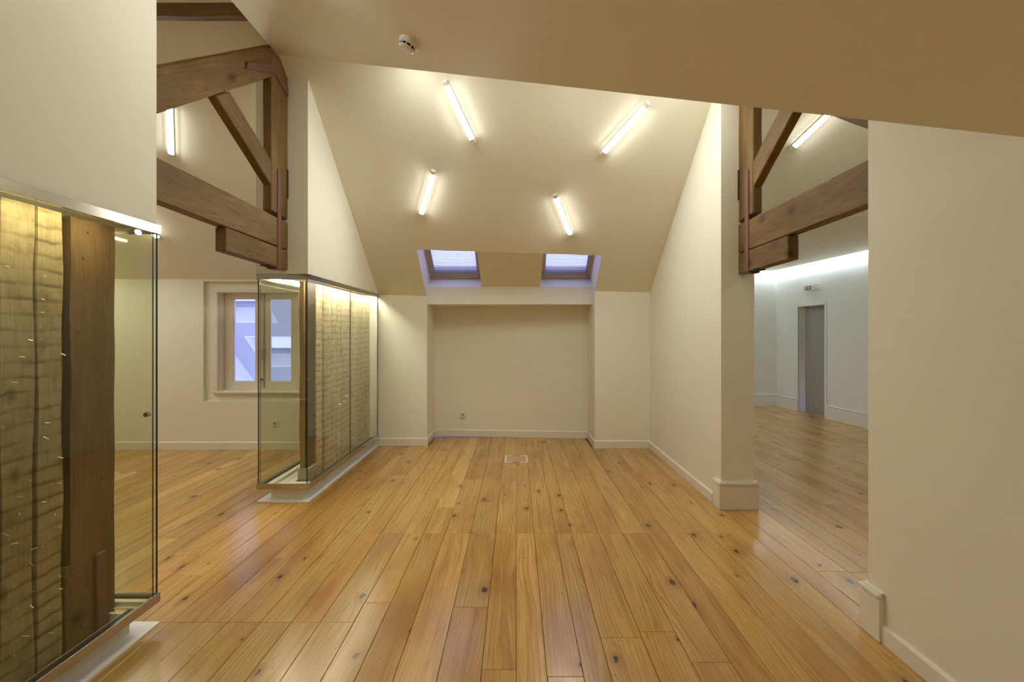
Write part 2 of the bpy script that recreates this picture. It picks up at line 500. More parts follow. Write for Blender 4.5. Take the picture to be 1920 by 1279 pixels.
struct(yz_prism('wall_attic_left', [(-2.6, 3.875), (4.15, 3.875), (3.05, 4.78), (-2.6, 4.78)], -2.03, -1.98, CEIL))
surf('ceiling_pier', lambda x, y: z_rear(x, Y_HEAD) + (2.134 - z_rear(x, Y_HEAD)) * (y - Y_HEAD) / (6.55 - Y_HEAD),
     [PI_L, PI_R], lambda x: Y_HEAD, lambda x: 6.60, 1, 0.05, CEIL)

# ------------------------------------------------------------------ walls
struct(prism('floor', [(-6.1, -2.6, -0.20), (7.6, -2.6, -0.20), (7.6, 11.0, -0.20), (1.75, 11.0, -0.20), (1.75, 7.3, -0.20), (-2.3, 7.3, -0.20), (-2.3, 6.62, -0.20), (-6.1, 6.62, -0.20)], (0, 0, 0.179), FLOOR))
# near walls, left with the glass case under it
struct(box('wall_left_near', (-2.315, -2.5, 2.062), (-1.852, 2.49, 4.72), PAINT))
struct(box('wall_left_near_low', (-2.315, -2.5, 0.0), (-1.852, -0.30, 2.062), PAINT))
struct(yz_prism('wall_left_far', [(4.30, 2.033), (6.60, 2.033), (6.60, zl(6.60) + 0.05), (4.30, zl(4.30) + 0.05)], -2.315, -1.852, PAINT))
struct(yz_prism('wall_right_near', [(-2.5, 0), (2.455, 0), (2.455, 2.74), (1.70, 2.215), (-2.5, 2.215)], 1.786, 2.06, PAINT))
struct(yz_prism('wall_right_far', [(4.14, 0), (10.2, 0), (10.2, 2.86), (5.30, 2.86), (4.14, 3.77)], 1.753, 2.037, PAINT))
# back wall of the bay with its niche
struct(box('wall_back_left', (-2.315, 6.50, 0.0), (NI_L, 7.30, 2.10), PAINT))
struct(box('wall_back_right', (NI_R, 6.35, 0.0), (1.76, 7.30, 2.12), PAINT))
struct(prism('wall_niche', [(NI_L - 0.05, 7.12, 0), (NI_R + 0.05, 6.94, 0), (NI_R + 0.05, 7.3, 0), (NI_L - 0.05, 7.3, 0)], (0, 0, 1.95), PAINT))
struct(yz_prism('wall_niche_lintel', [(6.55, 1.90), (7.3, 1.90), (7.3, 2.20), (6.80, 2.28), (6.755, 2.262), (6.55, 2.137)], NI_L - 0.03, NI_R + 0.03, PAINT))
# shaft sides of the two roof windows
def z_win(y): return 2.27 + 0.70 * (6.76 - y)
def shaft_side(name, x0, x1, ybot=6.80):
    struct(yz_prism(name, [(Y_HEAD + 0.003, z_rear(x0, Y_HEAD) + 0.006), (6.56, z_rear(x0, 6.56) + 0.004), (6.56, 2.1), (ybot + 0.05, 2.1), (ybot + 0.05, z_win(ybot) + 0.14), (Y_HEAD + 0.003, z_win(Y_HEAD) + 0.2)], x0, x1, PAINT))
shaft_side('wall_shaft_left', NI_L - 0.10, NI_L - 0.003)
shaft_side('wall_shaft_right', NI_R + 0.003, NI_R + 0.10)
for nm, a, b in (('wall_pier_left', PI_L, PI_L + 0.06), ('wall_pier_right', PI_R - 0.06, PI_R)):
    struct(yz_prism(nm, [(Y_HEAD + 0.003, z_rear(0, Y_HEAD) + 0.04), (6.54, 2.165), (6.80, 2.22), (6.80, z_win(6.80) + 0.12), (Y_HEAD + 0.003, z_win(Y_HEAD) + 0.2)], a, b, PAINT))
struct(yz_prism('wall_shaft_top', [(Y_HEAD - 0.08, z_rear(0, Y_HEAD) + 0.10), (Y_HEAD, z_rear(0, Y_HEAD) + 0.06), (Y_HEAD, z_win(Y_HEAD) + 0.2), (Y_HEAD - 0.08, z_win(Y_HEAD) + 0.2)], NI_L - 0.1, NI_R + 0.1, PAINT))
# left room
WX0, WX1, WZ0, WZ1 = -4.057, -2.675, 0.626, 2.177        # recess of the casement window
struct(box('wall_left_room_back_low', (-6.1, 6.27, 0.0), (-2.315, 6.60, WZ0), PAINT))
struct(box('wall_left_room_back_left', (-6.1, 6.27, WZ0), (WX0, 6.60, 2.30), PAINT))
struct(box('wall_left_room_back_right', (WX1, 6.27, WZ0), (-2.315, 6.60, 2.30), PAINT))
struct(box('wall_left_room_back_head', (WX0, 6.27, WZ1), (WX1, 6.60, 2.30), PAINT))
struct(box('wall_left_room_side', (-6.2, -2.6, 0.0), (-6.0, 6.6, 4.8), PAINT))
struct(box('wall_near', (-6.2, -2.7, 0.0), (2.1, -2.5, 4.8), PAINT))
# right room
def rx(y): return 5.42 + (10.1 - y) * 0.057
DY0, DY1, DZ = 8.62, 9.36, 2.02
struct(prism('ceiling_flat_right_room', [(1.80, 5.355, 2.80), (rx(5.355) - 0.10, 5.355, 2.80), (rx(9.98) - 0.10, 9.98, 2.80), (1.80, 9.98, 2.80)], (0, 0, 0.03), CEIL))
def right_wall(name, y0, y1, z0, z1, th=0.35):
    struct(prism(name, [(rx(y0), y0, z0), (rx(y1), y1, z0), (rx(y1) + th, y1, z0), (rx(y0) + th, y0, z0)], (0, 0, z1 - z0), PAINTR))
right_wall('wall_right_room_side_near', 1.3, DY0, 0.0, 3.3, 0.06)
right_wall('wall_right_room_side_far', DY1, 10.25, 0.0, 3.3)
right_wall('wall_right_room_side_head', DY0, DY1, DZ, 3.3, 0.25)
struct(box('wall_right_room_back', (1.753, 10.1, 0.0), (5.9, 10.3, 3.3), PAINTR))
struct(box('wall_right_room_near', (2.0, 1.30, 0.0), (5.9, 1.45, 3.3), PAINT))
struct(box('ceiling_cove_right_room', (1.80, 5.30, 3.06), (5.95, 10.3, 3.16), CEIL))
struct(box('wall_cove_side', (1.80, 5.360, 2.832), (5.75, 5.42, 3.1), CEIL))
# made-up shallow passage behind the doorway, open low down to bring in blue light
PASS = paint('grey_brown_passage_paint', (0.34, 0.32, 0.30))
struct(prism('wall_passage_back', [(rx(8.2) + 0.32, 8.2, 0), (rx(9.5) + 0.11, 9.5, 0), (rx(9.5) + 0.30, 9.5, 0), (rx(8.2) + 0.40, 8.2, 0)], (0, 0, 2.5), PASS))  # tilted to catch the blue light from the low opening
struct(prism('ceiling_passage', [(rx(8.2) + 0.02, 8.2, 2.1), (rx(DY0) + 0.02, DY0, 2.1), (rx(DY0) + 0.35, DY0, 2.1), (rx(8.2) + 0.40, 8.2, 2.1)], (0, 0, 0.05), PASS))
struct(prism('wall_passage_light_stop', [(rx(8.3) + 0.05, 8.3, 0.95), (rx(8.3) + 0.33, 8.3, 0.95), (rx(8.3) + 0.33, 8.25, 0.95), (rx(8.3) + 0.05, 8.25, 0.95)], (0, 0, 1.2), PASS))  # added out of view; keeps sky light off the upper part of the back

# ------------------------------------------------------------------ skirting
def run(name, p0, p1, prof, mat=SKIRT, ext=0.0):
    """extrude profile [(out, z)] from p0 to p1; 'out' is to the left of the direction"""
    d = Vector((p1[0] - p0[0], p1[1] - p0[1], 0))
    d.normalize()
    n = Vector((-d.y, d.x, 0))
    a = Vector((p0[0], p0[1], 0)) - d * ext
    b = Vector((p1[0], p1[1], 0)) + d * ext
    return struct(prism(name, [a + n * (o - 0.004) + Vector((0, 0, z)) for o, z in prof], b - a, mat))
LOW = [(0, 0), (0.016, 0), (0.016, 0.090), (0.011, 0.098), (0, 0.102)]
LOW9 = [(0, 0), (0.019, 0), (0.019, 0.078), (0.013, 0.087), (0, 0.090)]
TALL = [(0, 0), (0.028, 0), (0.028, 0.198), (0.021, 0.203), (0.021, 0.208), (0.030, 0.214), (0.034, 0.223), (0.032, 0.232), (0.018, 0.239), (0, 0.242)]
run('baseboard_right', (1.753, 4.30), (1.753, 6.35), LOW9)
run('baseboard_back_right', (1.753, 6.35), (NI_R, 6.35), LOW, ext=0.012)
run('baseboard_niche_right', (NI_R, 6.35), (NI_R, 6.95), LOW)
run('baseboard_niche', (NI_R, 6.94), (NI_L, 7.117), LOW)
run('baseboard_niche_left', (NI_L, 7.12), (NI_L, 6.50), LOW)
run('baseboard_back_left', (NI_L, 6.50), (-1.83, 6.50), LOW, ext=0.012)
run('baseboard_left_room', (-2.32, 6.27), (-6.0, 6.27), LOW)
run('baseboard_right_near', (1.786, -2.4), (1.786, 2.36), LOW9)
run('baseboard_right_room_back', (5.42, 10.1), (2.04, 10.1), TALL, SKIRTR)
run('baseboard_right_room_far', (rx(DY1), DY1 + 0.05), (rx(10.1), 10.1), TALL, SKIRTR)
run('baseboard_right_room_near', (rx(1.5), 1.5), (rx(DY0), DY0 - 0.05), TALL, SKIRTR)
# plinths at the ends of the two right-hand walls
def plinth(name, x0, x1, y0, y1, sides):
    """tall skirting wrapped round a wall end: boxes with a rounded cap"""
    bm = bmesh.new()
    for o, z0, z1 in ((0.026, 0.0, 0.198), (0.019, 0.198, 0.209), (0.032, 0.209, 0.232), (0.018, 0.232, 0.240)):
        lo = [x0 - (o if 'l' in sides else 0), y0 - (o if 'f' in sides else 0), z0]
        hi = [x1 + (o if 'r' in sides else 0), y1 + (o if 'b' in sides else 0), z1]
        b2 = bmesh.new()
        add_box(b2, lo, hi)
        if z1 - z0 > 0.02:
            bevel(b2, 0.006 if z0 > 0.1 else 0.002, 2)
        me = bpy.data.meshes.new('tmp')
        b2.to_mesh(me)
        b2.free()
        bm.from_mesh(me)
        bpy.data.meshes.remove(me)
    return struct(obj(name, bm, SKIRT))
plinth('trim_1', 1.753, 2.037, 4.14, 4.245, 'lrf')
plinth('trim_2', 1.786, 2.06, 2.345, 2.455, 'lrb')

# ------------------------------------------------------------------ floorboards
FL = bpy.data.objects['floor']
def floorboard(x0, x1, y0, y1, tint=(1, 1, 1), dz=0.0):
    bm = bmesh.new()
    g = 0.0011
    cx, cy = (x0 + x1) / 2, (y0 + y1) / 2
    add_box(bm, (x0 + g - cx, y0 + g * 0.7 - cy, -0.021), (x1 - g - cx, y1 - g * 0.7 - cy, dz))
    top = [e for e in bm.edges if all(v.co.z > -0.01 for v in e.verts)]
    bmesh.ops.bevel(bm, geom=top, offset=0.0016, segments=1, affect='EDGES')
    o = obj('plank', bm, FLOOR, FL)
    o.location = (cx, cy, 0)
    o.color = (*tint, 1)
    return o
FBOX = [(-0.135, 0.135, 5.63, 5.955), (-4.37, -4.10, 4.90, 5.235)]
bounds = [-5.3]
# seams read off the near edge of the floor in the bay; the rest is random
seams = [-1.95, -1.80, -1.63, -1.50, -1.33, -1.17, -1.02, -0.845, -0.70, -0.535, -0.345, -0.155, 0.0, 0.135, 0.295, 0.415, 0.62, 0.80, 0.98, 1.125, 1.29, 1.45, 1.61, 1.76]
x = -5.3
while x < seams[0] - 0.10:
    x += RNG.choice((0.13, 0.15, 0.165, 0.18, 0.20))
    if x < seams[0] - 0.08:
        bounds.append(x)
bounds += seams
x = seams[-1]
while x < 5.6:
    x += RNG.choice((0.13, 0.15, 0.165, 0.18, 0.20))
    bounds.append(x)
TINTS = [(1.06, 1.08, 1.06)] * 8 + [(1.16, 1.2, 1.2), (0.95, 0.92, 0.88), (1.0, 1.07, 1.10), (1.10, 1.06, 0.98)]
for i in range(len(bounds) - 1):
    a, b = bounds[i], bounds[i + 1]
    mid = (a + b) / 2
    yend = 10.1 if mid > 2.04 else (6.5 if mid > NI_R else (7.0 if mid > NI_L else 6.5))
    ystart = 1.45 if mid > 2.0 else (0.5 if mid > -2.2 else 1.2)
    cuts = [ystart]
    if -1.26 < mid < 1.55:
        cuts.append(3.64)
    if -1.95 < mid < -0.80:
        cuts.append(2.515)
    if mid > 1.9:
        cuts.append(4.25)
    y = ystart + RNG.uniform(0.6, 2.6)
    while y < yend - 0.7:
        if all(abs(y - c) > 0.5 for c in cuts):
            cuts.append(y)
        y += RNG.uniform(2.0, 4.6)
    cuts = sorted(cuts) + [yend]
    for p, q in zip(cuts, cuts[1:]):
        t = RNG.choice(TINTS)
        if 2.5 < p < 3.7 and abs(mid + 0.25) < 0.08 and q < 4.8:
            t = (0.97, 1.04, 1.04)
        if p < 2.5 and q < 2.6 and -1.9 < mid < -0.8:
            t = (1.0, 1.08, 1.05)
        holes = [h for h in FBOX if h[0] < b - 0.005 and h[1] > a + 0.005 and h[2] < q and h[3] > p]
        if not holes:
            floorboard(a, b, p, q, t, RNG.uniform(-0.0006, 0.0))
            continue
        h = holes[0]
        floorboard(a, b, p, h[2], t)
        floorboard(a, b, h[3], q, t)
        if a < h[0] - 0.004:
            floorboard(a, h[0], h[2], h[3], t)
        if b > h[1] + 0.004:
            floorboard(h[1], b, h[2], h[3], t)
# two short mending pieces let into the boards
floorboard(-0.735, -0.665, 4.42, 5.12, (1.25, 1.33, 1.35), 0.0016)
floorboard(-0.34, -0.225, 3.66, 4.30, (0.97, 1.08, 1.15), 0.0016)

# ------------------------------------------------------------------ floor boxes
def floor_box(x0, x1, y0, y1, label):
    t = empty('floor_box', ((x0 + x1) / 2, (y0 + y1) / 2, 0))
    tag(t, label, 'floor box')
    bm = bmesh.new()
    fw, z0, z1 = 0.016, -0.018, 0.003
    cx, cy = t.location.x, t.location.y
    for lo, hi in (((x0, y0), (x1, y0 + fw)), ((x0, y1 - fw), (x1, y1)), ((x0, y0 + fw), (x0 + fw, y1 - fw)), ((x1 - fw, y0 + fw), (x1, y1 - fw))):
        add_box(bm, (lo[0] - cx, lo[1] - cy, z0), (hi[0] - cx, hi[1] - cy, z1))
    obj('frame', bm, WHITE, t)
    box('lid', (x0 + fw, y0 + fw, z0), (x1 - fw, y1 - fw, 0.001), BOXLID, t, 0.001)
    for yy in (y0 + fw / 2, y1 - fw / 2):
        box('finger_pull', (cx - 0.042, yy - fw / 2 - 0.004, 0.0), (cx + 0.042, yy + fw / 2 + 0.004, 0.006), GREYPL, t, 0.001)
    return t
floor_box(*FBOX[0], 'white framed floor box with a wooden lid in the bay floor before the niche')
floor_box(*FBOX[1], 'white framed floor box in the left room floor, seen through the near glass case')

# ------------------------------------------------------------------ wall sockets
def socket(x, y, z, label):
    t = empty('wall_socket', (x, y, z))
    tag(t, label, 'socket', None)
    box('cover_plate', (x - 0.041, y - 0.011, z - 0.041), (x + 0.041, y + 0.001, z + 0.041), PLASTIC, t, 0.003, 2)
    bm = bmesh.new()
    mtx = Matrix.Rotation(math.radians(90), 4, 'X')
    lathe(bm, [(0.022, 0.0112), (0.0225, 0.013), (0.019, 0.013)], 20, 0, mtx)
    obj('socket_ring', bm, PLASTIC, t)
    bm = bmesh.new()
    lathe(bm, [(0.0186, 0.0115), (0.0186, 0.0134)], 20, 0, mtx)
    obj('socket_well', bm, GREYPL, t)
    for s in (-1, 1):
        box('pin_hole', (x + s * 0.0095 - 0.003, y - 0.0146, z - 0.003), (x + s * 0.0095 + 0.003, y - 0.0134, z + 0.003), BLACK, t)
    return t
socket(-0.78, 7.068, 0.317, 'small white wall socket low on the niche wall above the skirting')
socket(-3.125, 6.268, 0.339, 'small white wall socket under the casement window in the left room')

# ------------------------------------------------------------------ casement window (left room) and what lies outside it
win = struct(empty('window_1', (-3.366, 6.30, WZ0)))
bm = bmesh.new()
def wbox(bm, lo, hi):
    add_box(bm, lo, hi, win.location)
# panel ring between the recess edge and the casing
CX0, CX1, CZ0, CZ1 = -3.932, -2.80, 0.726, 2.083
IX0, IX1, IZ0, IZ1 = -3.865, -2.867, 0.79, 2.045
for lo, hi in (((WX0, 6.315, WZ0), (WX1, 6.36, CZ0)), ((WX0, 6.315, CZ1), (WX1, 6.36, WZ1)), ((WX0, 6.315, CZ0), (CX0, 6.36, CZ1)), ((CX1, 6.315, CZ0), (WX1, 6.36, CZ1))):
    wbox(bm, lo, hi)
obj('recess_panel', bm, PAINT, win)
bm = bmesh.new()
for lo, hi in (((CX0, 6.292, CZ1 - 0.045), (CX1, 6.34, CZ1)), ((CX0, 6.292, CZ0), (CX0 + 0.045, 6.34, CZ1 - 0.045)), ((CX1 - 0.045, 6.292, CZ0), (CX1, 6.34, CZ1 - 0.045))):
    b2 = bmesh.new()
    add_box(b2, lo, hi, win.location)
    bevel(b2, 0.006)
    me = bpy.data.meshes.new('tmp'); b2.to_mesh(me); b2.free(); bm.from_mesh(me); bpy.data.meshes.remove(me)
obj('window_casing', bm, WINPAINT, win)
box('window_sill', (CX0 - 0.01, 6.268, CZ0 - 0.006), (CX1 + 0.01, 6.42, CZ0 + 0.026), WINPAINT, win, 0.008, 2)
bm = bmesh.new()
for lo, hi in (((IX0 - 0.03, 6.33, IZ1), (IX1 + 0.03, 6.48, IZ1 + 0.04)), ((IX0 - 0.03, 6.33, CZ0 + 0.02), (IX0, 6.48, IZ1)), ((IX1, 6.33, CZ0 + 0.02), (IX1 + 0.03, 6.48, IZ1)), ((IX0, 6.33, CZ0), (IX1, 6.48, IZ0 - 0.03))):
    wbox(bm, lo, hi)
obj('window_frame', bm, WINPAINT, win)
XM = -3.366
for k, (a, b, ga, gb) in enumerate(((IX0 + 0.003, XM - 0.002, -3.749, -3.455), (XM + 0.002, IX1 - 0.003, -3.271, -2.979))):
    y0, y1 = 6.405, 6.45
    z0, z1, gz0, gz1 = IZ0 - 0.028, IZ1 - 0.002, 0.867, 1.963
    bm = bmesh.new()
    for lo, hi in (((a, y0, z0), (ga, y1, z1)), ((gb, y0, z0), (b, y1, z1)), ((ga, y0, z0), (gb, y1, gz0)), ((ga, y0, gz1), (gb, y1, z1))):
        wbox(bm, lo, hi)
    # thin inner moulding round the pane
    for lo, hi in (((ga, y0 + 0.01, gz0), (ga + 0.008, y1, gz1)), ((gb - 0.008, y0 + 0.01, gz0), (gb, y1, gz1)), ((ga, y0 + 0.01, gz0), (gb, y1, gz0 + 0.008)), ((ga, y0 + 0.01, gz1 - 0.008), (gb, y1, gz1))):
        wbox(bm, lo, hi)
    sash = obj('sash', bm, WINPAINT, win)
    bm = bmesh.new()
    add_box(bm, (ga, 6.428, gz0), (gb, 6.433, gz1), win.location)
    obj('window_pane', bm, WGLASS, sash)
bm = bmesh.new()
wbox(bm, (-3.345, 6.393, 0.80), (-3.333, 6.405, 2.03))
for z in (0.80, 1.22, 1.66, 2.02):
    wbox(bm, (-3.352, 6.390, z - 0.012), (-3.326, 6.405, z + 0.012))
obj('espagnolette_bar', bm, GREYMET, win)
bm = bmesh.new()
wbox(bm, (-3.362, 6.372, 1.165), (-3.322, 6.405, 1.30))
bevel(bm, 0.006)
obj('window_handle', bm, GREYMET, win)

# the neighbouring roof seen through that window
def z_out(y): return 1.96 - 0.83 * (y - 8.5)
OUTSHADE = paint('outer_shaded_white', (0.46, 0.46, 0.46))  # white toned down so the slope looks shaded beside the bright reveals
NB_RECTS = [(-5.25, -4.33, 8.05, 8.81), (-5.13, -4.20, 9.10, 9.87)]
def slope_quad(name, x0, x1, y0, y1, th=0.12):
    return struct(yz_prism(name, [(y0, z_out(y0)), (y1, z_out(y1)), (y1, z_out(y1) + th), (y0, z_out(y0) + th)], x0, x1, OUTSHADE))
XS0, XS1, YS0, YS1 = -7.5, -2.4, 7.3, 11.2
slope_quad('ceiling_neighbour_top', XS0, XS1, YS0, 8.05)
slope_quad('ceiling_neighbour_upper_left', XS0, -5.25, 8.05, 8.81)
slope_quad('ceiling_neighbour_upper_right', -4.33, XS1, 8.05, 8.81)
slope_quad('ceiling_neighbour_band', XS0, XS1, 8.81, 9.10)
slope_quad('ceiling_neighbour_lower_left', XS0, -5.13, 9.10, 9.87)
slope_quad('ceiling_neighbour_lower_right', -4.20, XS1, 9.10, 9.87)
slope_quad('ceiling_neighbour_foot', XS0, XS1, 9.87, YS1)
struct(yz_prism('wall_neighbour_side', [(8.3, -0.1), (11.0, -0.1), (11.0, 0.0), (9.0, 1.50), (8.3, 1.2)], -5.62, -5.55, WHITE))
for n_, (x0, x1, y0, y1) in enumerate(NB_RECTS):
    wn = struct(empty('window_%d' % (4 + n_), ((x0 + x1) / 2, y1, z_out(y1))))
    bm = bmesh.new()
    sl = 0.83
    L = wn.location
    def seg(bm, xa, xb, ya, yb, h0, h1):
        v = []
        for xx in (xa, xb):
            for yy in (ya, yb):
                for h in (h0, h1):
                    v.append(bm.verts.new((xx - L.x, yy - L.y, z_out(yy) + h - L.z)))
        for f in ((0, 1, 3, 2), (4, 6, 7, 5), (0, 4, 5, 1), (2, 3, 7, 6), (0, 2, 6, 4), (1, 5, 7, 3)):
            bm.faces.new([v[i] for i in f])
    # white reveal collar
    for a in ((x0 + 0.006, x0 + 0.03, y0 + 0.006, y1 - 0.006), (x1 - 0.03, x1 - 0.006, y0 + 0.006, y1 - 0.006), (x0 + 0.03, x1 - 0.03, y1 - 0.03, y1 - 0.006), (x0 + 0.03, x1 - 0.03, y0 + 0.006, y0 + 0.03)):
        seg(bm, *a, -0.004, 0.275)
    obj('reveal', bm, WHITE, wn)
    bm = bmesh.new()
    for a in ((x0 + 0.032, x0 + 0.15, y0 + 0.032, y1 - 0.032), (x1 - 0.15, x1 - 0.032, y0 + 0.032, y1 - 0.032), (x0 + 0.15, x1 - 0.15, y1 - 0.10, y1 - 0.032), (x0 + 0.15, x1 - 0.15, y0 + 0.032, y0 + 0.10)):
        seg(bm, *a, 0.255, 0.31)
    obj('window_frame', bm, GREYMET, wn)
    bm = bmesh.new()
    seg(bm, x0 + 0.06, x1 - 0.06, y0 + 0.05, y1 - 0.05, 0.280, 0.287)
    obj('window_pane', bm, WGLASS, wn)

# ------------------------------------------------------------------ roof windows over the niche
def roof_window(name, x0, x1):
    wn = struct(empty(name, ((x0 + x1) / 2, 6.76, 2.27)))
    L = wn.location
    s = 0.70
    def seg(bm, xa, xb, ya, yb, h0, h1):
        v = []
        for xx in (xa, xb):
            for yy in (ya, yb):
                for h in (h0, h1):
                    v.append(bm.verts.new((xx - L.x, yy - L.y, z_win(yy) + h - L.z)))
        for f in ((0, 1, 3, 2), (4, 6, 7, 5), (0, 4, 5, 1), (2, 3, 7, 6), (0, 2, 6, 4), (1, 5, 7, 3)):
            bm.faces.new([v[i] for i in f])
    y0, y1 = Y_HEAD + 0.0, 6.76
    e = 0.012
    for a in ((x0 - e, x0 + 0.026, y0, y1), (x1 - 0.026, x1 + e, y0, y1), (x0, x1, y1 - 0.020, y1 + 0.03), (x0, x1, y0, y0 + 0.05)):
        bm = bmesh.new()
        seg(bm, *a, 0.0, 0.16)
        obj('frame_rail', bm, SKYWOOD, wn)
    for a in ((x0 + 0.028, x0 + 0.058, y0 + 0.05, y1 - 0.022), (x1 - 0.058, x1 - 0.028, y0 + 0.05, y1 - 0.022), (x0 + 0.028, x1 - 0.028, y1 - 0.050, y1 - 0.022), (x0 + 0.028, x1 - 0.028, y0 + 0.05, y0 + 0.10)):
        bm = bmesh.new()
        seg(bm, *a, 0.02, 0.13)
        obj('sash_rail', bm, SKYWOOD, wn)
    xa, xb = x0 + 0.058, x1 - 0.058
    for a in ((xa, xa + 0.014, y0 + 0.1, y1 - 0.05), (xb - 0.014, xb, y0 + 0.1, y1 - 0.05), (xa, xb, y1 - 0.066, y1 - 0.05)):
        bm = bmesh.new()
        seg(bm, *a, 0.03, 0.075)
        obj('blind_guide', bm, GREYMET, wn)
    bm = bmesh.new()
    seg(bm, xa - 0.005, xb + 0.005, y0 + 0.08, y1 - 0.045, 0.095, 0.102)
    obj('window_pane', bm, WGLASS, wn)
    bm = bmesh.new()
    yy = y0 + 0.11
    while yy < y1 - 0.082:
        # a slat, tilted against the slope
        v = []
        for xx in (xa + 0.014, xb - 0.014):
            v.append(bm.verts.new((xx - L.x, yy - L.y, z_win(yy) + 0.038 - L.z)))
            v.append(bm.verts.new((xx - L.x, yy + 0.009 - L.y, z_win(yy + 0.009) + 0.058 - L.z)))
            v.append(bm.verts.new((xx - L.x, yy + 0.0205 - L.y, z_win(yy + 0.0205) + 0.064 - L.z)))
        bm.faces.new((v[0], v[1], v[4], v[3]))
        bm.faces.new((v[1], v[2], v[5], v[4]))
        yy += 0.0225
    o = obj('blind_slats', bm, BLIND, wn)
    o['kind'] = 'stuff'
    bm = bmesh.new()
    seg(bm, xb - 0.004, xb + 0.016, y1 - 0.14, y1 - 0.125, 0.0, 0.03)
    obj('blind_catch', bm, GREYPL, wn)
roof_window('window_2', NI_L, PI_L)
roof_window('window_3', PI_R, NI_R)

# ------------------------------------------------------------------ doorway of the right room
dr = struct(empty('door_1', (rx(9.0), 9.0, 0)))
for y0, y1, z0, z1 in ((DY0 - 0.055, DY0, 0, DZ + 0.055), (DY1, DY1 + 0.055, 0, DZ + 0.055), (DY0, DY1, DZ, DZ + 0.055)):
    p = [(rx(y0) - 0.018, y0, z0), (rx(y1) - 0.018, y1, z0), (rx(y1) + 0.01, y1, z0), (rx(y0) + 0.01, y0, z0)]
    prism('door_casing', p, (0, 0, z1 - z0), SKIRTR, dr, 0.003)
# cove light above the ceiling edge
cv = struct(empty('trim_3', (5.4, 8.0, 2.95)))
p = [(rx(5.5) - 0.125, 5.5, 2.86), (rx(9.95) - 0.125, 9.95, 2.86), (rx(9.95) - 0.105, 9.95, 2.86), (rx(5.5) - 0.105, 5.5, 2.86)]
prism('light_strip', p, (0, 0, 0.03), COVE, cv)
prism('light_strip', [(2.1, 9.955, 2.86), (5.30, 9.955, 2.86), (5.30, 9.975, 2.86), (2.1, 9.975, 2.86)], (0, 0, 0.03), COVE, cv)

# exit sign over that door
ys0, ys1, zs0, zs1 = 8.74, 9.12, 2.305, 2.402
xs = rx(8.93)
t = tag(empty('exit_sign', (xs, 8.93, 2.35)), 'small white emergency exit box sign above the doorway in the right room', 'sign')
box('housing', (xs - 0.062, ys0, zs0), (xs + 0.012, ys1, zs1), PLASTIC, t, 0.006, 2)
box('sign_panel', (xs - 0.0645, ys0 + 0.165, zs0 + 0.012), (xs - 0.0615, ys1 - 0.018, zs1 - 0.012), SIGNGREEN, t)
def sign_poly(name, pts):
    """pts in (u, z): u runs left to right as one looks at the sign"""
    yl, xf = ys1 - 0.018, xs - 0.0655
    return prism(name, [(xf, yl - u, zs0 + 0.012 + v) for u, v in pts], (0.0012, 0, 0), SIGNWHITE, t)
sign_poly('pictogram_runner', [(0.022, 0.006), (0.030, 0.008), (0.040, 0.026), (0.052, 0.018), (0.054, 0.006), (0.060, 0.007), (0.060, 0.024), (0.048, 0.036), (0.055, 0.046), (0.064, 0.042), (0.066, 0.048), (0.054, 0.056), (0.052, 0.066), (0.042, 0.066), (0.040, 0.056), (0.026, 0.050), (0.024, 0.038), (0.030, 0.038), (0.034, 0.046), (0.038, 0.046), (0.030, 0.026)])
sign_poly('pictogram_arrow', [(0.082, 0.030), (0.098, 0.030), (0.098, 0.018), (0.114, 0.036), (0.098, 0.054), (0.098, 0.042), (0.082, 0.042)])
sign_poly('pictogram_door', [(0.134, 0.006), (0.160, 0.006), (0.160, 0.066), (0.134, 0.066)])
box('indicator_lamp', (xs - 0.066, ys0 + 0.09, zs0 + 0.045), (xs - 0.061, ys0 + 0.10, zs0 + 0.055), GREYPL, t)

# ------------------------------------------------------------------ roof trusses
def rough_beam(name, yz, xa, xb, ang, mat, parent, bev=0.006, jit=0.003):
    """beam lying in a plane X = const: outline yz, between xa and xb; local X runs along the beam"""
    ca, sa = math.cos(ang), math.sin(ang)
    ex, ey, ez = Vector((0, ca, sa)), Vector((-1, 0, 0)), Vector((0, -sa, ca))
    cy = sum(p[0] for p in yz) / len(yz)
    cz = sum(p[1] for p in yz) / len(yz)
    org = Vector(((xa + xb) / 2, cy, cz))
    bm = bmesh.new()
    loc = [Vector((0, y - cy, z - cz)) for y, z in yz]
    h = (xb - xa) / 2
    A = [bm.verts.new((p.dot(ex), -h, p.dot(ez))) for p in loc]
    B = [bm.verts.new((p.dot(ex), h, p.dot(ez))) for p in loc]
    bm.faces.new(A)
    bm.faces.new(B[::-1])
    n = len(loc)
    for i in range(n):
        bm.faces.new((A[i], A[(i + 1) % n], B[(i + 1) % n], B[i]))
    bevel(bm, bev)
    longe = [e for e in bm.edges if e.calc_length() > 0.35]
    if longe:
        bmesh.ops.subdivide_edges(bm, edges=longe, cuts=9, use_grid_fill=True)
    seed = RNG.uniform(0, 50)
    for v in bm.verts:
        q = Vector((v.co.x * 4 + seed, v.co.y * 9, v.co.z * 9))
        d = noise.noise_vector(q) * jit
        v.co += Vector((0, d.y, d.z))
    o = obj(name, bm, mat, parent)
    o.matrix_parent_inverse = Matrix.Identity(4)
    o.matrix_basis = Matrix((( ex.x, ey.x, ez.x, org.x - parent.location.x), (ex.y, ey.y, ez.y, org.y - parent.location.y), (ex.z, ey.z, ez.z, org.z - parent.location.z), (0, 0, 0, 1)))
    return o

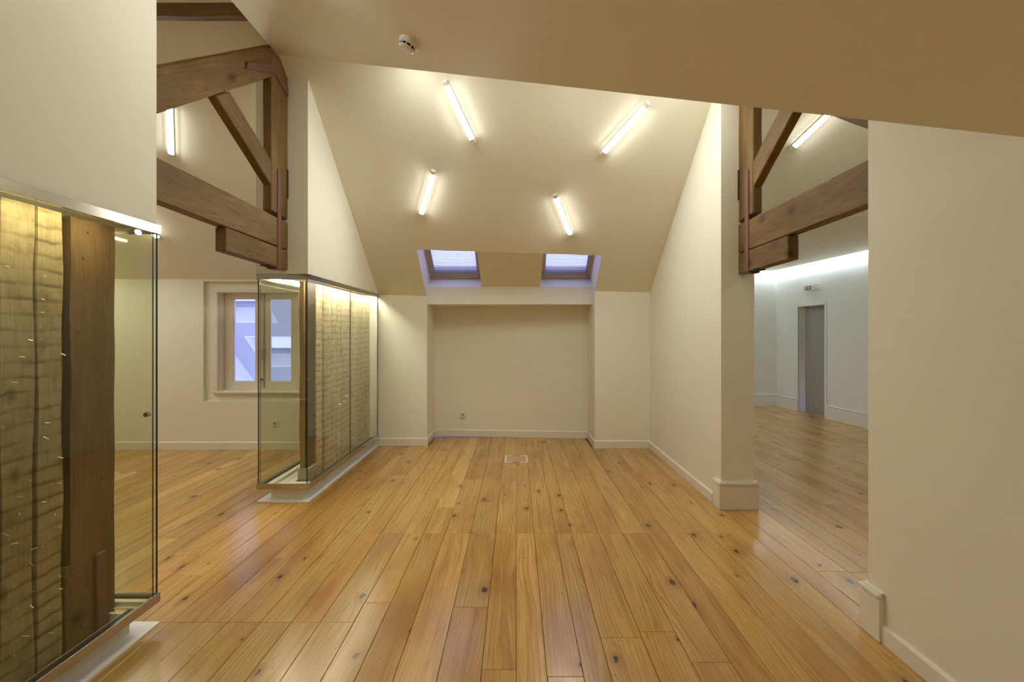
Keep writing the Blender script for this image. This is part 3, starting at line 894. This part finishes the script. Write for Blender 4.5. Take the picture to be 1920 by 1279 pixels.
PITCH = math.atan(0.697)
def truss(xa, xb, face, yend, ywall, dz, label, posttop):
    """xa..xb beam thickness, face = +1 if the side seen is xb else -1; ywall far end, yend near end"""
    t = tag(empty('roof_truss', ((xa + xb) / 2, ywall, 2.3 + dz)), label, 'truss', 'old timber trusses at the two side openings')
    xf = xb if face > 0 else xa
    rough_beam('tie_beam', [(yend, 2.256 + dz), (ywall + 0.005, 2.245 + dz), (ywall + 0.005, 2.487 + dz), (yend, 2.500 + dz)], xa, xb, 0.0, BEAM, t)
    y_c = 3.385
    rough_beam('corbel', [(y_c, 2.078 + dz), (ywall + 0.005, 2.066 + dz), (ywall + 0.005, 2.236 + dz), (y_c, 2.247 + dz)], xa + 0.001, xb - 0.001, 0.0, BEAM, t)
    pf = ywall - 0.28 if face > 0 else ywall - 0.25
    rough_beam('king_post', [(pf, 2.528 + dz), (ywall + 0.003, 2.513 + dz), (ywall + 0.003, posttop[2]), (pf + 0.16, posttop[1]), (pf, posttop[0])], xa + 0.002, xb - 0.002, math.pi / 2, BEAM, t, jit=0.004)
    sl = 0.697
    rough_beam('rafter', [(yend, 3.006 - sl * (2.732 - yend) - 0.265 + dz), (pf + 0.004, 3.006 + sl * (pf - 2.732) - 0.265 + dz), (pf + 0.004, 3.006 + sl * (pf - 2.732) + dz), (yend, 3.006 - sl * (2.732 - yend) + dz)],
               xa + 0.003, xb - 0.003, PITCH, BEAM, t)
    rough_beam('strut', [(3.277, 3.115 + dz), (pf + 0.003, 2.735 + dz), (pf + 0.003, 2.943 + dz), (3.442, 3.222 + dz)], xa + 0.005, xb - 0.005, -math.atan(0.50), BEAM, t)
    # iron straps
    e = 0.006
    x0, x1 = (xf - 0.002, xf + e) if face > 0 else (xf - e, xf + 0.002)
    ys = ywall - 0.155
    sp = box('iron_strap', (x0, ys - 0.032, 2.062 + dz), (x1, ys + 0.032, 2.90 + dz), IRON, t, 0.001)
    box('iron_strap', (xa - 0.004, ys - 0.045, 2.052 + dz), (xb + 0.004, ys + 0.045, 2.068 + dz), IRON, t, 0.001)
    box('iron_plate', (xa - 0.01, ys - 0.14, 2.064 + dz), (xb + 0.002, ys + 0.05, 2.073 + dz), DARKIRON, t, 0.001)
    x0, x1 = (x0, x1)
    yz_prism('iron_strap', [(3.63, 3.490 + dz), (pf, 3.665 + dz), (pf + 0.05, 3.672 + dz), (ywall - 0.006, 3.60 + dz), (ywall - 0.006, 3.68 + dz), (pf + 0.06, 3.735 + dz), (pf - 0.02, 3.725 + dz), (3.64, 3.550 + dz)], x0, x1 + 0.003, IRON, t)
    box('iron_plate', (min(xf - 0.04 * face, xf + 0.007 * face), ywall - 0.012, 2.70 + dz), (max(xf - 0.04 * face, xf + 0.007 * face), ywall + 0.001, 2.955 + dz), DARKIRON, t, 0.001)
    return t
truss(-2.11, -2.03, +1, 2.485, 4.297, 0.0, 'old brown truss in the left opening, above and between the two glass cases', (3.86, 3.885, 3.80))
truss(1.90, 1.98, -1, 2.450, 4.137, -0.056, 'old brown truss in the right opening, between the pillar and the near right wall', (3.70, 3.815, 3.86))

# ridge beam high in the left room
t = empty('ridge_beam', (-3.9, 3.66, 3.9))
tag(t, 'dark horizontal ridge beam high in the left room, cut off at the ceiling edge', 'beam')
bm = bmesh.new()
pts = [(-5.98, 3.898), (-2.005, 3.885), (-2.05, 3.915), (-2.125, 3.985), (-5.98, 3.995)]
A = [bm.verts.new((px + 3.9, -0.035, pz - 3.9)) for px, pz in pts]
B = [bm.verts.new((px + 3.9, 0.035, pz - 3.9)) for px, pz in pts]
bm.faces.new(A); bm.faces.new(B[::-1])
for i in range(len(pts)):
    bm.faces.new((A[i], A[(i + 1) % 5], B[(i + 1) % 5], B[i]))
bevel(bm, 0.006)
le = [e for e in bm.edges if e.calc_length() > 0.6]
bmesh.ops.subdivide_edges(bm, edges=le, cuts=16, use_grid_fill=True)
for v in bm.verts:
    d = noise.noise_vector(v.co * 5) * 0.006
    v.co += Vector((0, d.y, d.z))
obj('timber', bm, BEAM, t)

# ------------------------------------------------------------------ ceiling tubes
def tube_light(p, q, label, down=None, lit=TUBE):
    """batten lamp from p to q lying on a ceiling whose underside normal is 'down'"""
    p, q = Vector(p), Vector(q)
    ex = (q - p).normalized()
    dn = Vector(down)
    dn = (dn - ex * dn.dot(ex)).normalized()
    ez = -dn
    ey = ez.cross(ex)
    c = (p + q) / 2
    L = (q - p).length / 2
    t = empty('tube_light', c)
    t.rotation_mode = 'QUATERNION'
    t.rotation_quaternion = Matrix((ex, ey, ez)).transposed().to_quaternion()
    tag(t, label, 'lamp', 'short batten tube lamps on the ceiling slopes')
    bm = bmesh.new()
    add_box(bm, (-L, -0.026, -0.018), (L, 0.026, 0.004))
    bevel(bm, 0.003)
    obj('lamp_body', bm, PLASTIC, t)
    bm = bmesh.new()
    prof = [(-0.024, -0.0182), (-0.024, -0.0295), (-0.012, -0.037), (0.012, -0.037), (0.024, -0.0295), (0.024, -0.0182)]
    a = [bm.verts.new((-L + 0.045, y, z)) for y, z in prof]
    b = [bm.verts.new((L - 0.045, y, z)) for y, z in prof]
    bm.faces.new(a); bm.faces.new(b[::-1])
    for i in range(6):
        bm.faces.new((a[i], a[(i + 1) % 6], b[(i + 1) % 6], b[i]))
    bm.normal_update()
    for f in bm.faces:      # the clear lower lens gives off light, its upstand is opaque
        c_ = f.calc_center_median()
        f.material_index = 0 if c_.z < -0.031 and abs(c_.x) < L - 0.05 else 1
    obj('lamp_diffuser', bm, lit, t, mats=[lit, SIDELIT])
    for s in (-1, 1):
        bm = bmesh.new()
        xa, xb = sorted((s * L, s * (L - 0.044)))
        add_box(bm, (xa, -0.022, -0.036), (xb, 0.022, -0.0182))
        bevel(bm, 0.004)
        obj('end_cap', bm, PLASTIC, t)
    return t
RN = (0, -0.615, -0.79)      # underside normal of the rear slope (faces down and to the viewer)
FN = (0, 0.57, -0.82)
WN = (-0.404, 0, -0.915)
tube_light((-0.63, 4.266, 3.739), (-0.411, 4.717, 3.377), 'lit tube lamp upper left on the bay slope, leaning down to the right', RN)
tube_light((1.187, 4.358, 3.590), (0.838, 4.778, 3.280), 'lit tube lamp upper right on the bay slope, leaning down to the left', RN)
tube_light((-0.851, 4.978, 3.191), (-1.073, 5.439, 2.837), 'lit tube lamp lower left on the bay slope, above the left roof window', RN)
tube_light((0.410, 5.165, 2.998), (0.637, 5.611, 2.644), 'lit tube lamp lower right on the bay slope, above the right roof window', RN)
tube_light((-3.188, 4.458, 3.640), (-3.476, 4.888, 3.300), 'lit tube lamp in the left room under the truss rafter', RN)
tube_light((-4.42, 5.28, zl(5.28)), (-4.203, 5.741, zl(5.741)), 'tube lamp in the left room, only its tip showing past the near glass case', RN)
tube_light((2.940, 4.267, zr(4.267)), (2.661, 4.705, zr(4.705)), 'lit tube lamp in the right room behind the truss, cut off by the ceiling edge', RN)
# lamps on the front slopes, behind the ceiling edge
def hid(x, y, dx, label):
    tube_light((x, y - 0.23, z_front(y - 0.23)), (x + dx, y + 0.23, z_front(y + 0.23)), label, FN, DIMTUBE)
hid(-0.80, 3.80, -0.10, 'lit tube lamp hidden on the front slope close to the left truss')
hid(0.35, 3.55, 0.2, 'lit tube lamp hidden on the front slope above the middle of the bay')
hid(1.25, 3.75, 0.15, 'lit tube lamp hidden on the front slope close to the right truss')
for q, (lx, ly) in enumerate(((2.75, 6.1), (2.85, 7.6), (3.0, 9.0))):  # cool fill lamps added out of view to brighten the right room
    tube_light((lx, ly, 2.80), (lx + 0.1, ly + 0.6, 2.80), ('added unseen cool tube lamp on the flat ceiling of the right room, nearest the viewer', 'added unseen cool tube lamp on the flat ceiling of the right room, middle of three', 'added unseen cool tube lamp on the flat ceiling of the right room, nearest the end wall')[q], (0, 0, -1), COOLFILL)
tube_light((3.4, 3.0, z_front(3.0)), (3.5, 3.5, z_front(3.5)), 'added unseen warm tube lamp on the front slope of the right room', FN, DIMTUBE)  # unseen warm fill, added for the right room
tube_light((-1.20, 2.75, z_wing(-1.20)), (-0.98, 2.20, z_wing(-0.98)), 'lit tube lamp on the wing ceiling beside the top of the near left wall', WN, DIMTUBE)
tube_light((-0.9, -0.6, z_wing(-0.9)), (-1.1, 0.0, z_wing(-1.1)), 'added unseen tube lamp on the wing ceiling above the viewpoint, towards the left', WN)  # added out of frame to light the near walls and floor
tube_light((-4.55, 3.85, zl(3.85)), (-4.35, 4.30, zl(4.30)), 'added unseen tube lamp high in the left room behind the near left wall', RN)  # fill lamp added out of sight to brighten the left room
tube_light((-5.25, 4.60, zl(4.60)), (-5.45, 5.06, zl(5.06)), 'added unseen tube lamp in the far left corner of the left room', RN)  # another added lamp for the left room, not in view
for q, (lx, ly) in enumerate(((-4.2, 0.2), (-3.1, -0.6))):  # two added lamps, unseen, lift the light level of the left room
    tube_light((lx, ly, 4.70), (lx + 0.2, ly + 0.58, 4.70), ('added unseen tube lamp on the flat top of the left room, towards the outer side', 'added unseen tube lamp on the flat top of the left room, beside the attic wall')[q], (0, 0, -1))
for q, (lx, ly) in enumerate(((-5.0, 5.3), (-5.6, 5.7), (-5.5, 3.6))):  # three further unseen lamps added as fill for the left room
    tube_light((lx, ly, zl(ly)), (lx + 0.1, ly + 0.48, zl(ly + 0.48)), ('added unseen tube lamp low on the left room slope, hidden past the near case', 'added unseen tube lamp lowest on the left room slope, by the outer side wall', 'added unseen tube lamp high on the left room slope, by the outer side wall')[q], RN)
tube_light((0.7, -1.5, z_wing(0.7)), (0.7, -0.9, z_wing(0.7)), 'added unseen tube lamp on the wing ceiling behind the viewpoint, towards the right', WN, DIMTUBE)  # unseen lamp added behind the camera as fill for the wing

# ------------------------------------------------------------------ smoke detector
t = empty('smoke_detector', (-0.6426, 2.914, z_wing(-0.6426)))
dn = Vector(WN).normalized()
t.rotation_mode = 'QUATERNION'
t.rotation_quaternion = Vector((0, 0, 1)).rotation_difference(dn)
tag(t, 'round white smoke detector with dark slots on the near sloping ceiling', 'smoke detector')
bm = bmesh.new()
lathe(bm, [(0.060, -0.002), (0.060, 0.018), (0.055, 0.026), (0.048, 0.029)], 36)
obj('detector_base', bm, PLASTIC, t, smooth=False)
bm = bmesh.new()
lathe(bm, [(0.0465, 0.0285), (0.0465, 0.042)], 36)
obj('slot_ring', bm, BLACK, t)
bm = bmesh.new()
lathe(bm, [(0.049, 0.0415), (0.048, 0.047), (0.040, 0.052), (0.020, 0.0545)], 36)
obj('detector_cap', bm, PLASTIC, t)
for k in range(10):
    a = 2 * math.pi * k / 10 + 0.2
    bm = bmesh.new()
    add_box(bm, (0.0455, -0.003, 0.028), (0.0495, 0.003, 0.043))
    bmesh.ops.rotate(bm, verts=bm.verts, cent=(0, 0, 0), matrix=Matrix.Rotation(a, 3, 'Z'))
    obj('rib', bm, PLASTIC, t)

# ------------------------------------------------------------------ glass cases
def pane(name, lo, hi, parent, thin):
    """glass sheet with dark green edges; thin = axis of thickness"""
    off = parent.location
    bm = bmesh.new()
    add_box(bm, lo, hi, off)
    bm.faces.ensure_lookup_table()
    bm.normal_update()
    for f in bm.faces:
        f.material_index = 0 if abs(f.normal[thin]) > 0.5 else 1
    return obj(name, bm, GLASS, parent, mats=[GLASS, GEDGE])

def glass_case(y0, y1, ztop0, ztop1, end, joints, label, led):
    """y0..y1 footprint, free glazed end at y0 ('near') or y1 ('far')"""
    xl, xr = -2.312, -1.842
    t = tag(empty('glass_case', ((xl + xr) / 2, (y0 + y1) / 2, 0)), label, 'display case', 'steel framed glass cases enclosing old timber walls')
    ins = 0.095
    pa, pb = (y0 + ins, y1) if end == 'near' else (y0, y1 - ins)
    box('base_plate', (xl + 0.004, y0, 0.0005), (xr - 0.004, y1, 0.010), WHITE, t)
    bm = bmesh.new()
    o_ = t.location
    add_box(bm, (xl + ins - 0.01, pa, 0.0102), (-2.06, pb, 0.120), o_)
    add_box(bm, (-1.952, pa, 0.0102), (xr - ins + 0.01, pb, 0.116), o_)
    if end == 'near':
        add_box(bm, (-2.06, pa, 0.0102), (-1.952, pa + 0.02, 0.116), o_)
    else:
        add_box(bm, (-2.06, pb - 0.02, 0.0102), (-1.952, pb, 0.116), o_)
    obj('pedestal', bm, TRAY, t)
    zb0, zb1 = 0.116, 0.164
    # tray with ledges
    bm = bmesh.new()
    off = t.location
    add_box(bm, (xl + 0.012, y0 + 0.012, 0.1205), (-2.06, y1 - 0.012, 0.124), off)
    for xa, xb, h in ((xl + 0.040, xl + 0.075, 0.135), (xl + 0.075, xl + 0.115, 0.150), (xl + 0.175, xl + 0.185, 0.128)):
        add_box(bm, (xa, y0 + 0.05, 0.1242), (xb, y1 - 0.05, h), off)
    ea, eb = (y0 + 0.03, y0 + 0.20) if end == 'near' else (y1 - 0.085, y1 - 0.03)
    add_box(bm, (-2.059, ea, 0.1205), (xr - 0.014, eb, 0.126), off)
    if end == 'far':
        add_box(bm, (xl + 0.13, eb - 0.03, 0.1262), (xr - 0.03, eb - 0.002, 0.145), off)
    obj('tray', bm, TRAY, t)
    da, db = (eb + 0.002, y1 - 0.02) if end == 'near' else (y0 + 0.02, ea - 0.002)
    box('gutter', (-1.940, da, 0.1165), (xr - 0.014, db, 0.1225), DARKIRON, t)
    rails = [((xr - 0.012, y0, zb0), (xr, y1, zb1)), ((xl, y0, zb0), (xl + 0.012, y1, zb1))]
    top = [((xr - 0.014, y0, ztop0), (xr + 0.002, y1, ztop1)), ((xl - 0.002, y0, ztop0), (xl + 0.014, y1, ztop1))]
    if end == 'near':
        rails.append(((xl + 0.012, y0, zb0), (xr - 0.012, y0 + 0.012, zb1)))
        top.append(((xl + 0.014, y0 - 0.002, ztop0), (xr - 0.014, y0 + 0.014, ztop1)))
    else:
        rails.append(((xl + 0.012, y1 - 0.012, zb0), (xr - 0.012, y1, zb1)))
        top.append(((xl + 0.014, y1 - 0.014, ztop0), (xr - 0.014, y1 + 0.002, ztop1)))
    for lo, hi in rails:
        box('bottom_rail', lo, hi, STEEL, t, 0.001)
    for lo, hi in top:
        box('top_rail', lo, hi, STEEL, t, 0.001)
    box('lid', (xl + 0.014, y0 + 0.014, ztop1 - 0.013), (xr - 0.014, y1 - 0.014, ztop1 - 0.002), WHITE, t)
    g = 0.010
    z0, z1 = zb0 + 0.02, ztop0 + 0.02
    ys = [y0] + joints + [y1]
    for a, b in zip(ys, ys[1:]):
        for xa in (xr - 0.024, xl + 0.014):
            pane('glass_pane', (xa, a + 0.0015, z0), (xa + g, b - 0.0015, z1), t, 0)
    if end == 'near':
        pane('glass_pane', (xl + 0.026, y0 + 0.0135, z0), (xr - 0.026, y0 + 0.0135 + g, z1), t, 1)
        yc = y0 + 0.013
    else:
        pane('glass_pane', (xl + 0.026, y1 - 0.0135 - g, z0), (xr - 0.026, y1 - 0.0135, z1), t, 1)
        yc = y1 - 0.013
    for xa in (xr - 0.034, xl + 0.026):
        bm = bmesh.new()
        lathe(bm, [(0.010, -0.016), (0.012, -0.012), (0.012, 0.010)], 16, 0, Matrix.Translation((xa - off.x, (yc + (0.035 if end == 'near' else -0.035)) - off.y, 1.09 - off.z)) @ Matrix.Rotation(math.radians(90), 4, 'X'))
        obj('glass_clip', bm, STEEL, t)
    for xa, xb in ((-1.893, -1.869), (-2.285, -2.261)):
        box('light_strip', (xa, y0 + 0.14 if end == 'near' else y0 + 0.02, ztop1 - 0.022), (xb, y1 - 0.02 if end == 'near' else y1 - 0.16, ztop1 - 0.0135), led, t)
    return t
glass_case(-0.28, 2.505, 2.014, 2.060, 'far', [1.12], 'near glass case at the left edge of the view, a dark post inside', LED)
glass_case(4.300, 6.495, 1.984, 2.031, 'near', [5.42], 'far glass case by the back wall, its glazed end turned to the viewer', LED2)

# ------------------------------------------------------------------ the old timber walls inside the cases
def old_plank(parent, y0, y1, x0, x1, z0, z1, wav, tint=(1, 1, 1)):
    off = parent.location
    bm = bmesh.new()
    nz = 16
    sa, sb = RNG.uniform(0, 90), RNG.uniform(0, 90)
    loops = []
    for k in range(nz + 1):
        z = z0 + (z1 - z0) * k / nz
        ea = noise.noise(Vector((sa, z * 3.1, 0))) * wav
        eb = noise.noise(Vector((sb, z * 3.1, 0))) * wav
        dx = noise.noise(Vector((sa, sb, z * 1.4))) * 0.003
        ring = [(x0, y0 + ea), (x1 + dx, y0 + ea + 0.003), (x1 + dx, y1 + eb - 0.003), (x0, y1 + eb)]
        loops.append([bm.verts.new((a - off.x, b - off.y, z - off.z)) for a, b in ring])
    for k in range(nz):
        for i in range(4):
            bm.faces.new((loops[k][i], loops[k][(i + 1) % 4], loops[k + 1][(i + 1) % 4], loops[k + 1][i]))
    bm.faces.new(loops[0][::-1]); bm.faces.new(loops[-1])
    o = obj('plank', bm, PLANK, parent)
    o.color = (*tint, 1)
    return o

def upright(name, parent, yz_w, x0, x1, z0, z1, mat, wav=0.006):
    """post standing on end; local X is up so the grain runs upright"""
    y0, y1 = yz_w
    bm = bmesh.new()
    nz = 18
    sa = RNG.uniform(0, 90)
    loops = []
    for k in range(nz + 1):
        z = (z1 - z0) * k / nz
        e = [noise.noise(Vector((sa + i * 7.7, z * 3.5, 0))) * wav for i in range(2)]
        f = noise.noise(Vector((sa + 31, z * 12, 0))) * wav * 0.4
        ring = [(x0, y0 + e[0]), (x1, y0 + e[0] + f), (x1, y1 + e[1]), (x0, y1 + e[1])]
        cx, cy = (x0 + x1) / 2, (y0 + y1) / 2
        loops.append([bm.verts.new((z, -(b - cy), (a - cx))) for a, b in ring])   # placed by the matrix below
    for k in range(nz):
        for i in range(4):
            bm.faces.new((loops[k][i], loops[k][(i + 1) % 4], loops[k + 1][(i + 1) % 4], loops[k + 1][i]))
    bm.faces.new(loops[0][::-1]); bm.faces.new(loops[-1])
    o = obj(name, bm, mat, parent)
    off = parent.location
    # local x -> world z, local y -> world -y, local z -> world x
    o.matrix_basis = Matrix(((0, 0, 1, cx - off.x), (0, -1, 0, cy - off.y), (1, 0, 0, z0 - off.z), (0, 0, 0, 1)))
    return o

def nails(parent, spots, x):
    off = parent.location
    bm = bmesh.new()
    for (y, z) in spots:
        L = RNG.uniform(0.008, 0.022)
        d = Vector((1.0, RNG.uniform(-0.9, 0.9), RNG.uniform(-0.9, 0.6))).normalized()
        a = Vector((x - 0.004, y, z)) - off
        b = a + d * (L + 0.006)
        r = 0.0022
        s = d.cross(Vector((0, 0, 1))).normalized() * r
        u = d.cross(s).normalized() * r
        va = [bm.verts.new(a + p) for p in (s, u, -s, -u)]
        vb = [bm.verts.new(b + p) for p in (s, u, -s, -u)]
        for i in range(4):
            bm.faces.new((va[i], va[(i + 1) % 4], vb[(i + 1) % 4], vb[i]))
        bm.faces.new(vb)
    o = obj('nails', bm, NAIL, parent)
    o['kind'] = 'stuff'
    return o

# near wall remnant
ow = tag(empty('timber_wall', (-2.04, 1.2, 0.012)), 'old plank wall remnant in the near glass case, ending in a dark post with an iron strap', 'plank wall', 'old timber wall remnants kept behind glass')
XF = -1.990
pl = [(2.010, 2.122), (1.866, 1.996), (1.700, 1.860), (1.555, 1.695), (1.390, 1.550), (1.240, 1.385), (1.060, 1.235), (0.900, 1.055), (0.720, 0.895), (0.540, 0.715), (0.360, 0.535), (0.180, 0.355), (0.0, 0.175), (-0.2, -0.005)]
for k, (a, b) in enumerate(pl):
    old_plank(ow, a, b, XF - 0.026, XF, 0.030 + 0.012 * (k % 3), 2.030, 0.012 if k < 3 else 0.006, (0.60, 0.575, 0.53) if k % 2 else (0.66, 0.64, 0.59))
upright('post', ow, (2.190, 2.430), -2.050, -2.018, 0.012, 2.034, POSTW, 0.007)
# backing boards behind the joints
upright('backing_board', ow, (2.095, 2.225), -2.062, -2.051, 0.012, 2.03, POSTD, 0.002)
for a, b in ((1.0, 2.09), (-0.2, 0.99)):
    upright('backing_board', ow, (a, b), -2.056, -2.040, 0.012, 2.03, POSTD, 0.002)
# mended foot of the post, and its strap
prism('mending_piece', [(-2.030, 2.155, 0.014), (-2.030, 2.292, 0.014), (-2.030, 2.282, 0.26), (-2.030, 2.245, 0.40), (-2.030, 2.195, 0.45), (-2.030, 2.150, 0.46)], (0.022, 0, 0), POSTW, ow, 0.004)
prism('iron_strap', [(-2.015, 2.320, 0.014), (-2.015, 2.380, 0.014), (-2.015, 2.364, 0.445), (-2.015, 2.310, 0.445)], (0.012, 0, 0), IRON, ow, 0.003)
spots = []
for a, b in pl[:5]:
    for q in range(30):
        if RNG.random() < 0.8:
            spots.append((RNG.choice((a + 0.018, b - 0.018, (a + b) / 2 + RNG.uniform(-0.03, 0.03))) + RNG.uniform(-0.008, 0.008), 0.22 + q * 0.057 + RNG.uniform(-0.01, 0.01)))
nails(ow, spots, XF)

# far wall remnant
fw = tag(empty('timber_wall', (-2.0, 5.5, 0.125)), 'old plank wall remnant in the far glass case, with pale planks and a split-edged end post', 'plank wall', 'old timber wall remnants kept behind glass')
XF2 = -1.965
ed = [(4.752, 4.898), (4.950, 5.143), (5.152, 5.298), (5.308, 5.414), (5.426, 5.624), (5.636, 5.752), (5.790, 5.992), (6.006, 6.152), (6.166, 6.312), (6.326, 6.485)]
for k, (a, b) in enumerate(ed):
    old_plank(fw, a, b, XF2 - 0.026, XF2, 0.040, 1.990, 0.005, ((1.12, 1.14, 1.16), (1.0, 1.03, 1.08), (1.06, 1.08, 1.10))[k % 3])
upright('post', fw, (4.560, 4.775), -2.020, -1.975, 0.22, 1.992, POSTD, 0.004)
upright('split_edge', fw, (4.540, 4.575), -2.032, -1.990, 0.225, 1.990, RAW, 0.020)
upright('backing_board', fw, (4.77, 5.62), -2.036, -1.998, 0.15, 1.99, POSTD, 0.002)
upright('backing_board', fw, (5.62, 6.485), -2.036, -1.998, 0.15, 1.99, POSTD, 0.002)
off = fw.location
bm = bmesh.new()
add_box(bm, (-2.045, 4.52, 0.124), (-1.955, 4.78, 0.212), off)
bevel(bm, 0.006)
obj('foot_block', bm, FOOT, fw)
bm = bmesh.new()
add_box(bm, (-2.050, 4.53, 0.2125), (-1.950, 4.74, 0.232), off)
bevel(bm, 0.004)
obj('foot_cap', bm, FOOT, fw)
spots = []
for a, b in ed[:7]:
    for q in range(30):
        if RNG.random() < 0.35:
            spots.append((RNG.uniform(a + 0.02, b - 0.02), 0.22 + q * 0.057 + RNG.uniform(-0.01, 0.01)))
nails(fw, spots, XF2)
